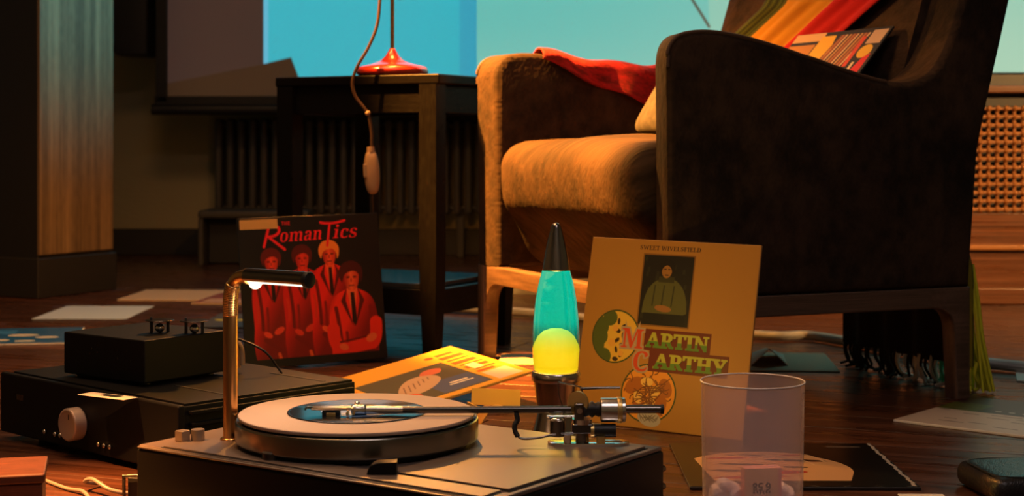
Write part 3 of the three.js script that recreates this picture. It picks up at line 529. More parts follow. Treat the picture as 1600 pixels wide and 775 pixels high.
// 3: yellow sleeve lying askew on the floor between them
sleeve('record_sleeve', 'yellow record sleeve with orange stripes and picture lying flat by the lava lamp', 'record sleeve', [-0.226, 0.006, -2.645], [0.258, 0.058, -0.15], [-0.171, 0.006, -0.26], M.yellowCard, (c, w, h) => {
  c.fillStyle = '#f2ad2c'; c.fillRect(0, 0, w, h);
  c.fillStyle = '#e0871c'; for (let k = 0; k < 9; k++) { c.fillRect(20, 40 + k * 52, 66, 12); }
  // picture panel, to the near left
  c.fillStyle = '#46443a'; c.fillRect(96, 150, 300, 330); c.fillStyle = '#3b4f86'; c.fillRect(240, 330, 150, 140);
  c.fillStyle = '#c9a58c'; c.beginPath(); c.moveTo(130, 400); c.bezierCurveTo(150, 330, 200, 240, 260, 230); c.bezierCurveTo(320, 226, 330, 290, 300, 330); c.bezierCurveTo(260, 380, 200, 420, 130, 400); c.fill(); c.strokeStyle = '#8a6a58'; c.lineWidth = 4; for (let k = 0; k < 6; k++) { c.beginPath(); c.moveTo(160 + k * 24, 380 - k * 18); c.lineTo(190 + k * 20, 300 - k * 8); c.stroke(); } c.fillStyle = '#d86a50'; c.beginPath(); c.moveTo(280, 230); c.bezierCurveTo(300, 180, 350, 180, 362, 210); c.bezierCurveTo(350, 260, 320, 270, 280, 230); c.fill();
  c.fillStyle = '#e85a1e'; c.beginPath(); c.ellipse(150, 420, 40, 46, 0.2, 0, 7); c.fill();
  c.fillStyle = '#e8e2dc'; c.fillRect(300, 380, 60, 14); c.fillRect(290, 402, 80, 10);
  // block letters as orange bars along the right side
  c.fillStyle = '#dc4a12'; for (const [y, hh, x0, x1] of [[60, 26, 418, 480], [104, 34, 410, 492], [156, 16, 412, 488], [190, 34, 408, 490], [240, 14, 412, 492], [270, 30, 410, 488], [318, 14, 418, 490], [346, 22, 410, 470]]) c.fillRect(x0, y, x1 - x0, hh);
  c.fillStyle = '#c83e10'; c.beginPath(); c.arc(392, 76, 15, 0, 7); c.fill();
  c.fillStyle = '#ead9c6'; c.fillRect(412, 380, 82, 110); c.fillStyle = '#f6e3ca'; c.fillRect(424, 250, 34, 70);
}, { rough: 0.75, coat: 0 });
// 4: black sleeve flat on the floor at the right
sleeve('record_sleeve', 'black record sleeve with a worn white edge lying behind the plastic beaker', 'record sleeve', [0.24, 0.0045, -2.135], [0.999, 0, 0.01], [0.03, 0, -0.3], M.sleeveBlack, (c, w, h) => {
  onBlack(c, w, h, '#0b0909');
  c.fillStyle = '#d2a578'; c.beginPath(); c.moveTo(40, 200); c.bezierCurveTo(120, 90, 260, 90, 330, 170); c.bezierCurveTo(390, 230, 408, 300, 396, 360); c.lineTo(372, 450); c.lineTo(60, 450); c.fill();
  c.fillStyle = '#1d0c0a'; for (const [x, y, w1, h1] of [[120, 150, 90, 22], [210, 208, 150, 26], [90, 260, 130, 20], [240, 290, 60, 18], [60, 330, 90, 24]]) { c.beginPath(); c.ellipse(x + w1 / 2, y + h1 / 2, w1 / 2, h1 / 2, 0.12, 0, 7); c.fill(); }
  c.fillStyle = '#a81c16'; for (const [x, y, w1, h1] of [[70, 180, 120, 24], [150, 340, 140, 40], [60, 400, 180, 26], [250, 150, 60, 20]]) { c.beginPath(); c.ellipse(x + w1 / 2, y + h1 / 2, w1 / 2, h1 / 2, -0.1, 0, 7); c.fill(); }
  c.strokeStyle = '#e2b890'; c.lineWidth = 6; for (let k = 0; k < 7; k++) { c.beginPath(); c.moveTo(80 + k * 34, 130 + (k * 41) % 60); c.quadraticCurveTo(130 + k * 34, 120 + (k * 29) % 80, 170 + k * 30, 190 + (k * 53) % 90); c.stroke(); }
  c.fillStyle = '#5b5652'; c.fillRect(390, 44, 84, 14);
  c.strokeStyle = '#b3aaa4'; c.lineWidth = 9; c.beginPath(); c.moveTo(507, 4); for (let k = 1; k < 30; k++) c.lineTo(505 + ((k * 37) % 7) - 3, k * 17.4); c.stroke();
  c.fillStyle = '#8b827c'; for (let k = 0; k < 40; k++) c.fillRect((k * 71) % 500, 500 + (k * 13) % 9, 4, 3);
}, { rough: 0.3, coat: 0.3 });
// 5: white and dark red sleeve at the right edge
sleeve('record_sleeve', 'white and dark red record sleeve on the floor beside the armchair rear leg', 'record sleeve', [0.64, 0.0045, -2.655], [0.76, 0, 0.65], [0.65, 0, -0.76], M.paper, (c, w, h) => {
  c.fillStyle = '#b6a89d'; c.fillRect(0, 0, w, h); c.fillStyle = '#2a0d10'; c.fillRect(0, 0, w, 250);
  c.fillStyle = '#4b5410'; c.fillRect(0, 120, 120, 130); c.fillStyle = '#222608'; for (let k = 0; k < 9; k++) c.fillRect((k * 31) % 110, 124 + k * 13, 40, 5);
  c.fillStyle = '#3a302c'; for (let k = 0; k < 16; k++) c.fillRect(20 + (k * 83) % 420, 262 + (k * 29) % 190, 30 + (k * 17) % 60, 7);
  c.fillStyle = '#7c1a1c'; c.fillRect(330, 300, 180, 40); c.fillStyle = '#cfc8c0'; for (let k = 0; k < 8; k++) c.fillRect(160 + k * 40, 200, 18, 10);
}, { rough: 0.4 });
// 6..: far sleeves and sheets, left
sleeve('record_sleeve', 'blue and white record sleeve on the floor at the left edge', 'record sleeve', [-1.33, 0.0045, -3.62], [0.985, 0, -0.17], [0.17, 0, -0.98], M.paper, (c, w, h) => {
  c.fillStyle = '#1f5a94'; c.fillRect(0, 0, w, h); c.fillStyle = '#cfd3c8'; for (const [x, y, r] of [[300, 250, 60], [400, 330, 46], [220, 400, 50], [330, 440, 40]]) { c.beginPath(); c.ellipse(x, y, r, r * 0.7, 0, 0, 7); c.fill(); } c.fillStyle = '#2f7a6a'; c.fillRect(0, 380, 200, 90); c.fillStyle = '#3a7fc0'; c.fillRect(60, 80, 200, 120);
}, { rough: 0.4 });
sleeve('paper_sheet', 'plain white paper sheet on the floor left of the side table', 'paper', [-1.27, 0.003, -4.18], [0.93, 0, 0.0], [0.36, 0, -0.93], M.blueLitPaper, null, { w: 0.25, h: 0.33, th: 0.002 });
sleeve('record_sleeve', 'cream record sleeve on the floor beside the column foot', 'record sleeve', [-1.17, 0.0045, -4.68], [1, 0, 0.05], [0.05, 0, -1], M.card, null);
sleeve('record_sleeve', 'faded red record sleeve on the floor behind the gooseneck lamp', 'record sleeve', [-0.93, 0.0045, -4.58], [0.98, 0, 0.1], [0.1, 0, -0.98], M.card, (c, w, h) => { c.fillStyle = '#8d4a3c'; c.fillRect(0, 0, w, h); c.fillStyle = '#c9a48c'; c.fillRect(30, 300, 200, 180); c.fillRect(330, 60, 140, 90); }, { rough: 0.5 });
sleeve('record_sleeve', 'dark record sleeve with yellow green dots behind the small black box', 'record sleeve', [-0.80, 0.0045, -3.98], [1, 0, 0.02], [0.02, 0, -1], M.sleeveBlack, (c, w, h) => { onBlack(c, w, h, '#4a443c'); c.fillStyle = '#b4b01c'; for (let k = 0; k < 6; k++) { c.beginPath(); c.arc(60 + k * 78, 256, 30, 0, 7); c.fill(); } }, { rough: 0.5 });
sleeve('record_sleeve', 'tan record sleeve lying under the front of the armchair', 'record sleeve', [-0.03, 0.0045, -3.32], [1, 0, 0.04], [0.04, 0, -1], M.card, null, { w: 0.26, h: 0.16 });
sleeve('paper_sheet', 'large beige paper sheet on the floor under the armchair', 'paper', [0.45, 0.003, -3.24], [0.97, 0, 0.08], [0.03, 0, -0.97], M.card, null, { w: 0.22, h: 0.28, th: 0.002 });
sleeve('paper_sheet', 'white paper strip on the floor behind the chair fringe', 'paper', [0.99, 0.003, -3.1], [0.96, 0, 0.28], [0.1, 0, -0.95], M.paper, null, { w: 0.3, h: 0.12, th: 0.002 });
sleeve('paper_sheet', 'small white paper corner at the bottom right near the black sleeve', 'paper', [0.51, 0.003, -2.0], [1, 0, 0.02], [0, 0, -1], M.paper, null, { w: 0.06, h: 0.1, th: 0.002 });
{ // folded grey leaflet behind the tan sleeve
  const p = sheet((u, v) => { const x = 0.50 + 0.075 * u, z = -3.30 - 0.17 * v; return [x + 0.02 * v, 0.004 + 0.035 * (1 - Math.abs(2 * u - 1)) * (1 - 0.6 * v), z]; }, 10, 6, 0.0015);
  tag(mesh('folded_leaflet', p, M.paper), 'grey folded leaflet tented beside the armchair rear leg', 'leaflet');
}
{ // illustrated sleeve on the armchair seat
  const A = V(...inChair(0.008, 0.486, -0.36)), B = V(...inChair(0.31, 0.486, -0.375)), up = V(...inChair(0.008, 0.486 + 0.21, -0.36 - 0.19)).sub(A);
  sleeve('record_sleeve', 'colourful illustrated record sleeve propped on the armchair seat', 'record sleeve', A.toArray(), B.clone().sub(A).toArray(), up.toArray(), M.sleeveBlack, (c, w, h) => {
    onBlack(c, w, h, '#20100a');
    c.fillStyle = '#c98522'; c.fillRect(0, 60, 150, 450); c.fillStyle = '#e0b070'; c.fillRect(0, 0, 170, 44);
    c.fillStyle = '#f0b81c'; c.beginPath(); c.moveTo(160, 20); c.lineTo(236, 20); c.lineTo(262, 110); c.lineTo(210, 170); c.lineTo(170, 240); c.lineTo(150, 240); c.fill();
    const k5 = ['#8a4a22', '#d8a45a', '#5a2412', '#e8c890', '#a0461a', '#c87830']; for (let k = 0; k < 16; k++) { c.save(); c.translate(262 + k * 10, 20); c.rotate(0.22); c.fillStyle = k5[(k * 5) % 6]; c.fillRect(0, 0, 8, 150 + (k * 37) % 70); c.restore(); }
    c.fillStyle = '#d8421a'; c.fillRect(230, 160, 40, 100); c.fillRect(392, 40, 22, 150);
    c.fillStyle = '#caa888'; c.fillRect(430, 10, 74, 70); c.fillStyle = '#e8b420'; c.beginPath(); c.arc(458, 118, 34, 0, 7); c.fill(); c.fillStyle = '#d80f10'; c.beginPath(); c.moveTo(500, 130); c.lineTo(470, 150); c.lineTo(450, 220); c.lineTo(420, 200); c.lineTo(416, 512); c.lineTo(500, 512); c.fill(); c.fillStyle = '#e6cfa4'; c.fillRect(432, 170, 14, 90);
  }, { rough: 0.6, coat: 0, w: 0.3, h: 0.275 });
}

// ------------------------------------------------------------------ lava lamp
{
  const l = thing('lava_lamp', 'chrome lava lamp with turquoise liquid and a yellow wax dome', 'lamp', [0.0655, 0, -2.35]);
  l.scale.y = 0.943;
  const k = 0.95;
  mesh('metal_base', lathe([[0.0001, 0], [0.044, 0], [0.046, 0.003], [0.0455, 0.01], [0.034, 0.05], [0.0285, 0.075], [0.0285, 0.082], [0.0305, 0.1], [0.0345, 0.13], [0.0352, 0.135], [0.0345, 0.1365], [0.0001, 0.1365]], 72), M.lampBase, l);
  mesh('collar', lathe([[0.0342, 0.122], [0.0362, 0.123], [0.0366, 0.1285], [0.0366, 0.134], [0.0352, 0.1372], [0.0335, 0.1372]], 72), M.steel, l);
  const even = (pts, n) => { const c = new THREE.CurvePath(); for (let i = 1; i < pts.length; i++) c.add(new THREE.LineCurve3(V(...pts[i - 1], 0), V(...pts[i], 0))); return c.getSpacedPoints(n).map((p) => [p.x, p.y]); };
  const prof = [[0.0001, 0.138], [0.031, 0.138], [0.0328, 0.1395], [0.0344, 0.158], [0.0352, 0.175], [0.0349, 0.195], [0.0335, 0.22], [0.0305, 0.25], [0.0262, 0.275], [0.0218, 0.292], [0.0205, 0.297], [0.0001, 0.297]];
  const pe = even(prof, 120), hot = (lo, hi, a, b) => { const t = canvasTex(4, 256, (c, w, h) => { for (let y = 0; y < h; y++) { const p = pe[Math.min(120, Math.round((1 - y / h) * 120))], k = THREE.MathUtils.clamp((p[1] - lo) / (hi - lo), 0, 1), g = Math.round(255 * (a + (b - a) * k)); c.fillStyle = `rgb(${g},${g},${g})`; c.fillRect(0, y, w, 1); } }); t.wrapT = THREE.ClampToEdgeWrapping; return t; };
  mesh('liquid', lathe(pe, 96), std({ emissiveMap: hot(0.17, 0.215, 0.1, 1), color: lin(0.5, 0.95, 0.85), roughness: 0.05, transmission: 1, thickness: 0.06, ior: 1.12, attenuationColor: lin(0.25, 0.85, 0.72), attenuationDistance: 0.05, emissive: lin(0.0, 0.26, 0.18), clearcoat: 1, clearcoatRoughness: 0.04 }), l);
  mesh('wax', lathe([[0.0001, 0.139], [0.0305, 0.139], [0.0322, 0.150], [0.0325, 0.162], [0.030, 0.178], [0.0245, 0.192], [0.017, 0.2005], [0.008, 0.2045], [0.0001, 0.2055]], 72), std({ color: lin(0.9, 0.6, 0.05), roughness: 0.6, emissive: lin(1.0, 0.44, 0.0), emissiveIntensity: 1.0 }), l);
  mesh('cap', lathe([[0.0001, 0.296], [0.0206, 0.296], [0.0209, 0.299], [0.0165, 0.325], [0.0115, 0.348], [0.0085, 0.36], [0.0075, 0.365], [0.0055, 0.369], [0.0025, 0.371], [0.0001, 0.3713]], 64), std({ color: lin(0.42, 0.37, 0.36), roughness: 0.22, metalness: 1 }), l);
  const p = new THREE.PointLight(lin(1, 0.55, 0.08), 0.09, 0, 2); p.name = 'lava_lamp_bulb_glow'; p.position.set(0, 0.162, 0); p.castShadow = true; p.shadow.radius = 1.2; l.add(p);
}

// ------------------------------------------------------------------ turntable
const TB = { x: -0.14, z: -1.963, turn: -0.61 };
const DK = 0.094;                                     // deck height
{
  const t = thing('turntable', 'black record player with silver platter and long tonearm in the foreground', 'turntable', [TB.x, 0, TB.z], TB.turn);
  const W = 0.546, D = 0.364;
  mesh('plinth', box(W, 0.076, D, 0.003, 2), M.blackPlastic, t, [0, 0.05, 0]);
  for (const x of [-1, 1]) for (const z of [-1, 1]) mesh('foot', cyl(0.022, 0.018, 0.014, 24), M.black, t, [x * 0.23, 0.007, z * 0.14]);
  mesh('deck_plate', box(W - 0.004, 0.005, D - 0.004, 0.0015, 2), M.deck, t, [0, 0.0905, 0]);
  mesh('front_trim', box(W - 0.006, 0.0026, 0.004, 0.001), M.deckEdge, t, [0, 0.0905, D / 2 - 0.0004]);
  mesh('arm_board', box(0.165, 0.003, 0.292, 0.001), M.deck, t, [0.178, 0.0948, -0.012]);
  mesh('board_gap', box(0.170, 0.0012, 0.297, 0.0004), M.black, t, [0.178, 0.0931, -0.012]);
  mesh('strip_gap', box(W - 0.055, 0.001, 0.040, 0.0004), M.black, t, [0.012, 0.0930, D / 2 - 0.0235]);
  mesh('control_strip', box(W - 0.06, 0.0026, 0.036, 0.001), M.deck, t, [0.012, 0.0940, D / 2 - 0.024]);
  // platter with its mat
  const pc = [-0.057, 0.013];
  const pl = mesh('platter', lathe([[0.0001, 0], [0.146, 0], [0.1515, 0.002], [0.152, 0.004], [0.152, 0.024], [0.1505, 0.0262], [0.149, 0.0265], [0.1465, 0.0245], [0.0001, 0.0245]], 128), M.platter, t, [pc[0], 0.0985, pc[1]]);
  mesh('drive_gap_ring', lathe([[0.138, -0.0065], [0.14, -0.0065], [0.14, 0.001], [0.138, 0.001]], 64), M.black, pl);
  mesh('platter_mat', lathe([[0.0001, 0.0285], [0.1466, 0.0285], [0.1478, 0.0292], [0.148, 0.032], [0.1474, 0.0327], [0.146, 0.033], [0.012, 0.033], [0.0001, 0.033]], 128), M.mat, pl);
  mesh('dark_gap_disc', lathe([[0.0001, 0.0245], [0.1425, 0.0245], [0.1425, 0.0285], [0.0001, 0.0285]], 96), M.black, pl);  // black disc standing in for the dark gap under the mat
  mesh('spindle', lathe([[0.0036, 0.03], [0.0036, 0.044], [0.0025, 0.046], [0.0001, 0.0462]], 20), M.chrome, pl);
  // controls
  mesh('square_knob', box(0.014, 0.0135, 0.014, 0.0015), M.deckEdge, t, [-0.243, 0.1, 0.133]);
  mesh('round_knob', cyl(0.0085, 0.009, 0.0135, 28), M.deckEdge, t, [-0.2325, 0.1, 0.117]);
  const pk = mesh('strobe_button', cyl(0.0105, 0.0105, 0.0085, 32), M.gunmetal, t, [-0.066, 0.0985, 0.159]);
  mesh('button_top', cyl(0.0098, 0.0103, 0.0016, 32), M.deckEdge, pk, [0, 0.005, 0]);
  mesh('speed_lever', extrude((() => { const s = new THREE.Shape(); s.moveTo(-0.017, 0); s.quadraticCurveTo(-0.015, 0.012, -0.004, 0.0135); s.lineTo(0.017, 0.0145); s.lineTo(0.017, 0); s.lineTo(-0.017, 0); return s; })(), 0.02, 0.002, 3), M.blackPlastic, t, [0.088, 0.0953, 0.138], [0, 0.61, 0]);
  mesh('dust_socket', lathe([[0.0001, 0], [0.016, 0], [0.0162, 0.001], [0.013, 0.0012], [0.0001, 0.0004]], 32), M.black, t, [0.117, 0.0932, -0.128]);
  mesh('screw', cyl(0.003, 0.003, 0.001, 16), M.gunmetal, t, [0.135, 0.0958, 0.06]);
  mesh('screw', cyl(0.003, 0.003, 0.001, 16), M.gunmetal, t, [0.235, 0.0958, -0.05]);
  // hinges at the right end
  for (const y of [0.04, 0.062]) mesh('hinge_pin', moved(cyl(0.004, 0.004, 0.02, 14), 0, 0, 0, Math.PI / 2, 0, 0), M.gunmetal, t, [0.262, y, -0.19]);

  // tonearm in its own axes: +x from the pivot towards the counterweight, head at -0.33; pivot at the origin
  const arm = mesh('tonearm', moved(cyl(0.0042, 0.0046, 0.262, 20), 0, 0, 0, 0, 0, Math.PI / 2), M.gunmetal, t);
  // world placement of the pivot column
  const pivot = V(0.083, 0, -1.958), loc = pivot.clone().sub(V(TB.x, 0, TB.z)).applyAxisAngle(V(0, 1, 0), -TB.turn);
  arm.position.set(loc.x, 0.139, loc.z); arm.rotation.y = -TB.turn + 0.022;
  arm.geometry.translate(-0.141, 0.0, 0);
  const Y0 = -0.0435;                                 // arm board, seen from the pivot
  const part = (n, g, m, p, r) => mesh(n, g, m, arm, p, r);
  part('mounting_plate', extrude((() => { const s = new THREE.Shape(); s.absarc(0.045, 0, 0.017, -Math.PI / 2, Math.PI / 2); s.absarc(-0.02, 0, 0.019, Math.PI / 2, Math.PI * 1.5); const h = new THREE.Path(); h.absarc(0.046, 0, 0.0075, -Math.PI / 2, Math.PI / 2); h.absarc(0.03, 0, 0.0075, Math.PI / 2, Math.PI * 1.5); s.holes.push(h); return s; })(), 0.004, 0.0008, 2).rotateX(-Math.PI / 2), M.chrome, [0, Y0, 0]);
  part('pillar', cyl(0.0075, 0.0085, 0.026, 28), M.darkChrome, [0.004, Y0 + 0.015, 0]);
  part('clamp_block', box(0.026, 0.012, 0.022, 0.002), M.gunmetal, [0.004, Y0 + 0.021, 0]);
  part('pillar_collar', cyl(0.0125, 0.0125, 0.006, 32), M.chrome, [0.004, Y0 + 0.029, 0]);
  part('bearing_yoke', box(0.012, 0.026, 0.018, 0.003), M.darkChrome, [0, -0.004, 0]);
  part('bearing_disc', moved(cyl(0.0145, 0.0145, 0.004, 40), 0, 0, 0, 0, 0, Math.PI / 2), M.brass, [-0.001, 0.008, 0.0], [0, 0.95, 0]);
  part('bearing_screw', moved(cyl(0.0035, 0.0035, 0.026, 16), 0, 0, 0, Math.PI / 2, 0, 0), M.chrome, [0.0, 0, 0]);
  part('weight_neck', moved(lathe([[0.0001, -0.012], [0.008, -0.012], [0.0095, -0.008], [0.0075, -0.004], [0.0105, 0], [0.0075, 0.004], [0.0095, 0.008], [0.008, 0.012], [0.0001, 0.012]], 28), 0, 0, 0, 0, 0, Math.PI / 2), M.black, [0.016, 0.0, 0]);
  part('counterweight', moved(lathe([[0.0001, -0.0155], [0.0138, -0.0155], [0.0152, -0.0145], [0.0152, 0.0145], [0.0138, 0.0155], [0.0001, 0.0155]], 48), 0, 0, 0, 0, 0, Math.PI / 2), M.steel, [0.042, -0.001, 0]);
  part('weight_ring', moved(lathe([[0.0153, -0.003], [0.0161, -0.0025], [0.0161, 0.0025], [0.0153, 0.003]], 48), 0, 0, 0, 0, 0, Math.PI / 2), M.brass, [0.050, -0.001, 0]);
  part('rear_shaft', moved(cyl(0.0052, 0.0052, 0.046, 24), 0, 0, 0, 0, 0, Math.PI / 2), M.darkChrome, [0.079, 0.0, 0]);
  part('rear_cap', moved(cyl(0.006, 0.006, 0.004, 24), 0, 0, 0, 0, 0, Math.PI / 2), M.black, [0.103, 0.0, 0]);
  part('side_weight', moved(cyl(0.0085, 0.0085, 0.03, 28), 0, 0, 0, 0, 0, Math.PI / 2), M.black, [0.030, -0.0255, 0.004]);
  part('side_weight_ring', moved(cyl(0.009, 0.009, 0.004, 28), 0, 0, 0, 0, 0, Math.PI / 2), M.brass, [0.016, -0.0255, 0.004]);
  part('thread_rod', tube([[0.002, 0.024, -0.01], [0.03, 0.0245, -0.012], [0.052, 0.0245, -0.012]], 0.0016, 12, 8), M.darkChrome);
  part('thread_post', cyl(0.0014, 0.0014, 0.03, 8), M.darkChrome, [0.004, 0.01, -0.01]);
  part('bias_wire', tube([[-0.026, 0.033, -0.004], [-0.01, 0.029, -0.008], [0.004, 0.0255, -0.011]], 0.0009, 10, 6), M.steel);
  part('bias_bracket', tube([[-0.026, 0.033, -0.004], [-0.025, 0.02, -0.004], [-0.02, 0.002, -0.006], [-0.018, -0.02, -0.008]], 0.0009, 12, 6), M.darkChrome);
  part('cueing_cylinder', cyl(0.0095, 0.0095, 0.02, 30), M.darkChrome, [-0.027, -0.022, 0.004]);
  part('cueing_cap', lathe([[0.0001, 0], [0.0105, 0], [0.011, 0.002], [0.0085, 0.0045], [0.0001, 0.0048]], 30), M.chrome, [-0.027, -0.0125, 0.004]);
  part('cueing_stud', cyl(0.005, 0.0045, 0.014, 20), M.chrome, [-0.015, -0.036, 0.012]);
  part('lift_bar', moved(cyl(0.0016, 0.0016, 0.036, 10), 0, 0, 0, 0, 0, Math.PI / 2), M.chrome, [-0.022, -0.0085, 0.0]);
  part('knurled_nut', cyl(0.0055, 0.0055, 0.008, 20), M.brass, [0.026, -0.0355, 0.012]);
  part('arm_rest_hook', tube([[-0.078, -0.0035, 0.004], [-0.0765, -0.012, 0.006], [-0.080, -0.018, 0.008], [-0.079, -0.026, 0.01], [-0.076, -0.031, 0.012]], 0.0032, 24, 10), M.black);
  part('finger_lever', tube([[-0.076, -0.031, 0.012], [-0.070, -0.0335, 0.014], [-0.052, -0.0325, 0.014], [-0.03, -0.0285, 0.012], [-0.008, -0.0275, 0.01]], 0.0015, 30, 8), M.darkChrome);
  // head
  part('head_collar', moved(lathe([[0.0001, -0.009], [0.0062, -0.009], [0.0068, -0.006], [0.006, -0.003], [0.0068, 0.002], [0.0068, 0.007], [0.0055, 0.009], [0.0001, 0.009]], 28), 0, 0, 0, 0, 0, Math.PI / 2), M.steel, [-0.272, 0.0005, 0]);
  part('head_tube', moved(cyl(0.0052, 0.0046, 0.05, 20), 0, 0, 0, 0, 0, Math.PI / 2), M.steel, [-0.243, 0.0, 0]);
  part('headshell', extrude((() => { const s = new THREE.Shape(); s.moveTo(0.024, -0.007); s.lineTo(-0.014, -0.009); s.lineTo(-0.03, -0.006); s.lineTo(-0.032, 0); s.lineTo(-0.03, 0.006); s.lineTo(-0.014, 0.009); s.lineTo(0.024, 0.007); s.lineTo(0.024, -0.007); return s; })(), 0.0035, 0.001, 2).rotateX(-Math.PI / 2), M.steel, [-0.300, 0.001, 0]);
  part('cartridge', box(0.022, 0.0078, 0.014, 0.0012), M.black, [-0.306, -0.0042, 0]);
  part('cartridge_face', box(0.012, 0.005, 0.0146, 0.001), M.brass, [-0.306, -0.0042, 0.0]);
  part('stylus', moved(lathe([[0.0001, -0.003], [0.0007, 0.003], [0.0001, 0.003]], 10), 0, 0, 0), M.chrome, [-0.313, -0.0075, 0]);
  for (const x of [-0.298, -0.290]) part('lead_pin', moved(cyl(0.0018, 0.0018, 0.016, 10), 0, 0, 0, Math.PI / 2, 0, 0), M.brass, [x + 0.012, -0.003, 0]);
  part('finger_lift', tube([[-0.329, 0.004, 0.004], [-0.335, 0.005, 0.008], [-0.337, 0.0035, 0.013]], 0.0016, 10, 8), M.chrome);

  // seven inch record lying on the mat
  const lt = canvasTex(256, 256, (c, w, h) => { c.fillStyle = '#5e87c4'; c.fillRect(0, 0, w, h); c.fillStyle = '#2a2c2e'; c.beginPath(); c.moveTo(128, 128); c.arc(128, 128, 128, -1.35, -0.75); c.fill(); c.fillStyle = '#e6d418'; c.beginPath(); c.moveTo(110, 60); c.quadraticCurveTo(190, 30, 210, 110); c.quadraticCurveTo(150, 84, 110, 100); c.fill(); c.fillStyle = '#d8d4c4'; c.fillRect(60, 170, 130, 9); c.fillRect(80, 190, 90, 6); });
  const w = V(pc[0], 0, pc[1]).applyAxisAngle(V(0, 1, 0), TB.turn).add(V(TB.x, 0, TB.z));
  const rec = thing('single_record', 'seven inch black vinyl single with a blue label on the platter', 'record', [w.x, 0.1316, w.z], 0.35);
  const gp = [[0.0038, 0], [0.087, 0], [0.0876, 0.0006], [0.087, 0.0014]]; for (let k = 0; k < 26; k++) { const r = 0.085 - k * 0.00125; gp.push([r, 0.00135], [r - 0.0005, 0.00115]); } gp.push([0.05, 0.0013], [0.0038, 0.0013], [0.0038, 0]);
  mesh('disc', lathe(gp, 96), M.vinyl, rec);
  mesh('paper_label', new THREE.RingGeometry(0.0038, 0.046, 64).rotateX(-Math.PI / 2), std({ map: lt, roughness: 0.35, clearcoat: 0.3 }), rec, [0, 0.0016, 0]);
}
{ // gooseneck lamp on the deck
  const b = V(-0.203, 0, 0.089).applyAxisAngle(V(0, 1, 0), TB.turn).add(V(TB.x, 0, TB.z));
  const l = thing('gooseneck_lamp', 'brass toned gooseneck lamp tube standing on the turntable corner', 'lamp', [b.x, DK - 0.001, b.z], -0.62);
  const H = 0.2085, R = 0.0093;
  mesh('base_flange', lathe([[0.0001, 0], [0.0125, 0], [0.0128, 0.0015], [0.0105, 0.003], [0.0001, 0.003]], 40), M.bronze, l);
  mesh('post', cyl(R, R, 0.158, 40), M.bronze, l, [0, 0.081, 0]);
  const rings = [];                                   // ribbed neck: rings along the bend
  const path = new THREE.CatmullRomCurve3([V(0, 0.158, 0), V(0.0002, 0.176, 0), V(0.003, 0.192, 0.0), V(0.0105, 0.203, 0), V(0.022, H - 0.0008, 0), V(0.03, H, 0)]);
  for (let k = 0; k <= 17; k++) { const u = k / 17 * 0.55, p = path.getPointAt(u), d = path.getTangentAt(u), g = new THREE.TorusGeometry(R - 0.0015, 0.0021, 8, 28); g.applyQuaternion(new THREE.Quaternion().setFromUnitVectors(V(0, 0, 1), d)); g.translate(p.x, p.y, p.z); rings.push(g); }
  const neck = mesh('ribbed_neck', new THREE.TubeGeometry(path, 40, R - 0.001, 24), M.bronze, l);
  mesh('neck_ribs', merge(rings), M.bronze, neck).userData.kind = 'stuff';
  // head: a half-open tube along x, lit strip underneath
  const hx0 = 0.030, hx1 = 0.135, HR = 0.0102;
  const hs = new THREE.Shape(); hs.absarc(0, 0, HR, -0.55, Math.PI + 0.55, false); hs.absarc(0, 0, HR - 0.0012, Math.PI + 0.55, -0.55, true);
  mesh('lamp_head', extrude(hs, hx1 - hx0, 0.0003, 1, 40).rotateY(Math.PI / 2), M.darkChrome, l, [hx0, H, 0]);
  mesh('end_cap', moved(lathe([[0.0001, -0.001], [HR - 0.001, -0.001], [HR + 0.0002, 0], [HR + 0.0002, 0.005], [HR - 0.001, 0.0065], [0.0001, 0.0065]], 40), 0, 0, 0, 0, 0, -Math.PI / 2), M.black, l, [hx1 - 0.004, H, 0]);
  mesh('end_cap', moved(cyl(HR, HR, 0.004, 40), 0, 0, 0, 0, 0, Math.PI / 2), M.bronze, l, [hx0 + 0.001, H, 0]);
  const glow = std({ color: lin(1, 0.95, 0.85), emissive: lin(1, 0.82, 0.55), emissiveIntensity: 2.2, roughness: 0.4 });
  mesh('lamp_tube', moved(cyl(0.0056, 0.0056, hx1 - hx0 - 0.008, 20), 0, 0, 0, 0, 0, Math.PI / 2), glow, l, [(hx0 + hx1) / 2, H - 0.003, 0]);
  mesh('lamp_bulb', moved(new THREE.SphereGeometry(0.0085, 20, 14), 0, 0, 0), glow, l, [hx0 + 0.014, H - 0.0075, 0]);
  const ra = new THREE.RectAreaLight(lin(1, 0.62, 0.38), 68, 0.092, 0.012); ra.name = 'gooseneck_lamp_glow'; ra.position.set((hx0 + hx1) / 2, H - 0.0125, 0); ra.rotation.x = -Math.PI / 2; l.add(ra);
}

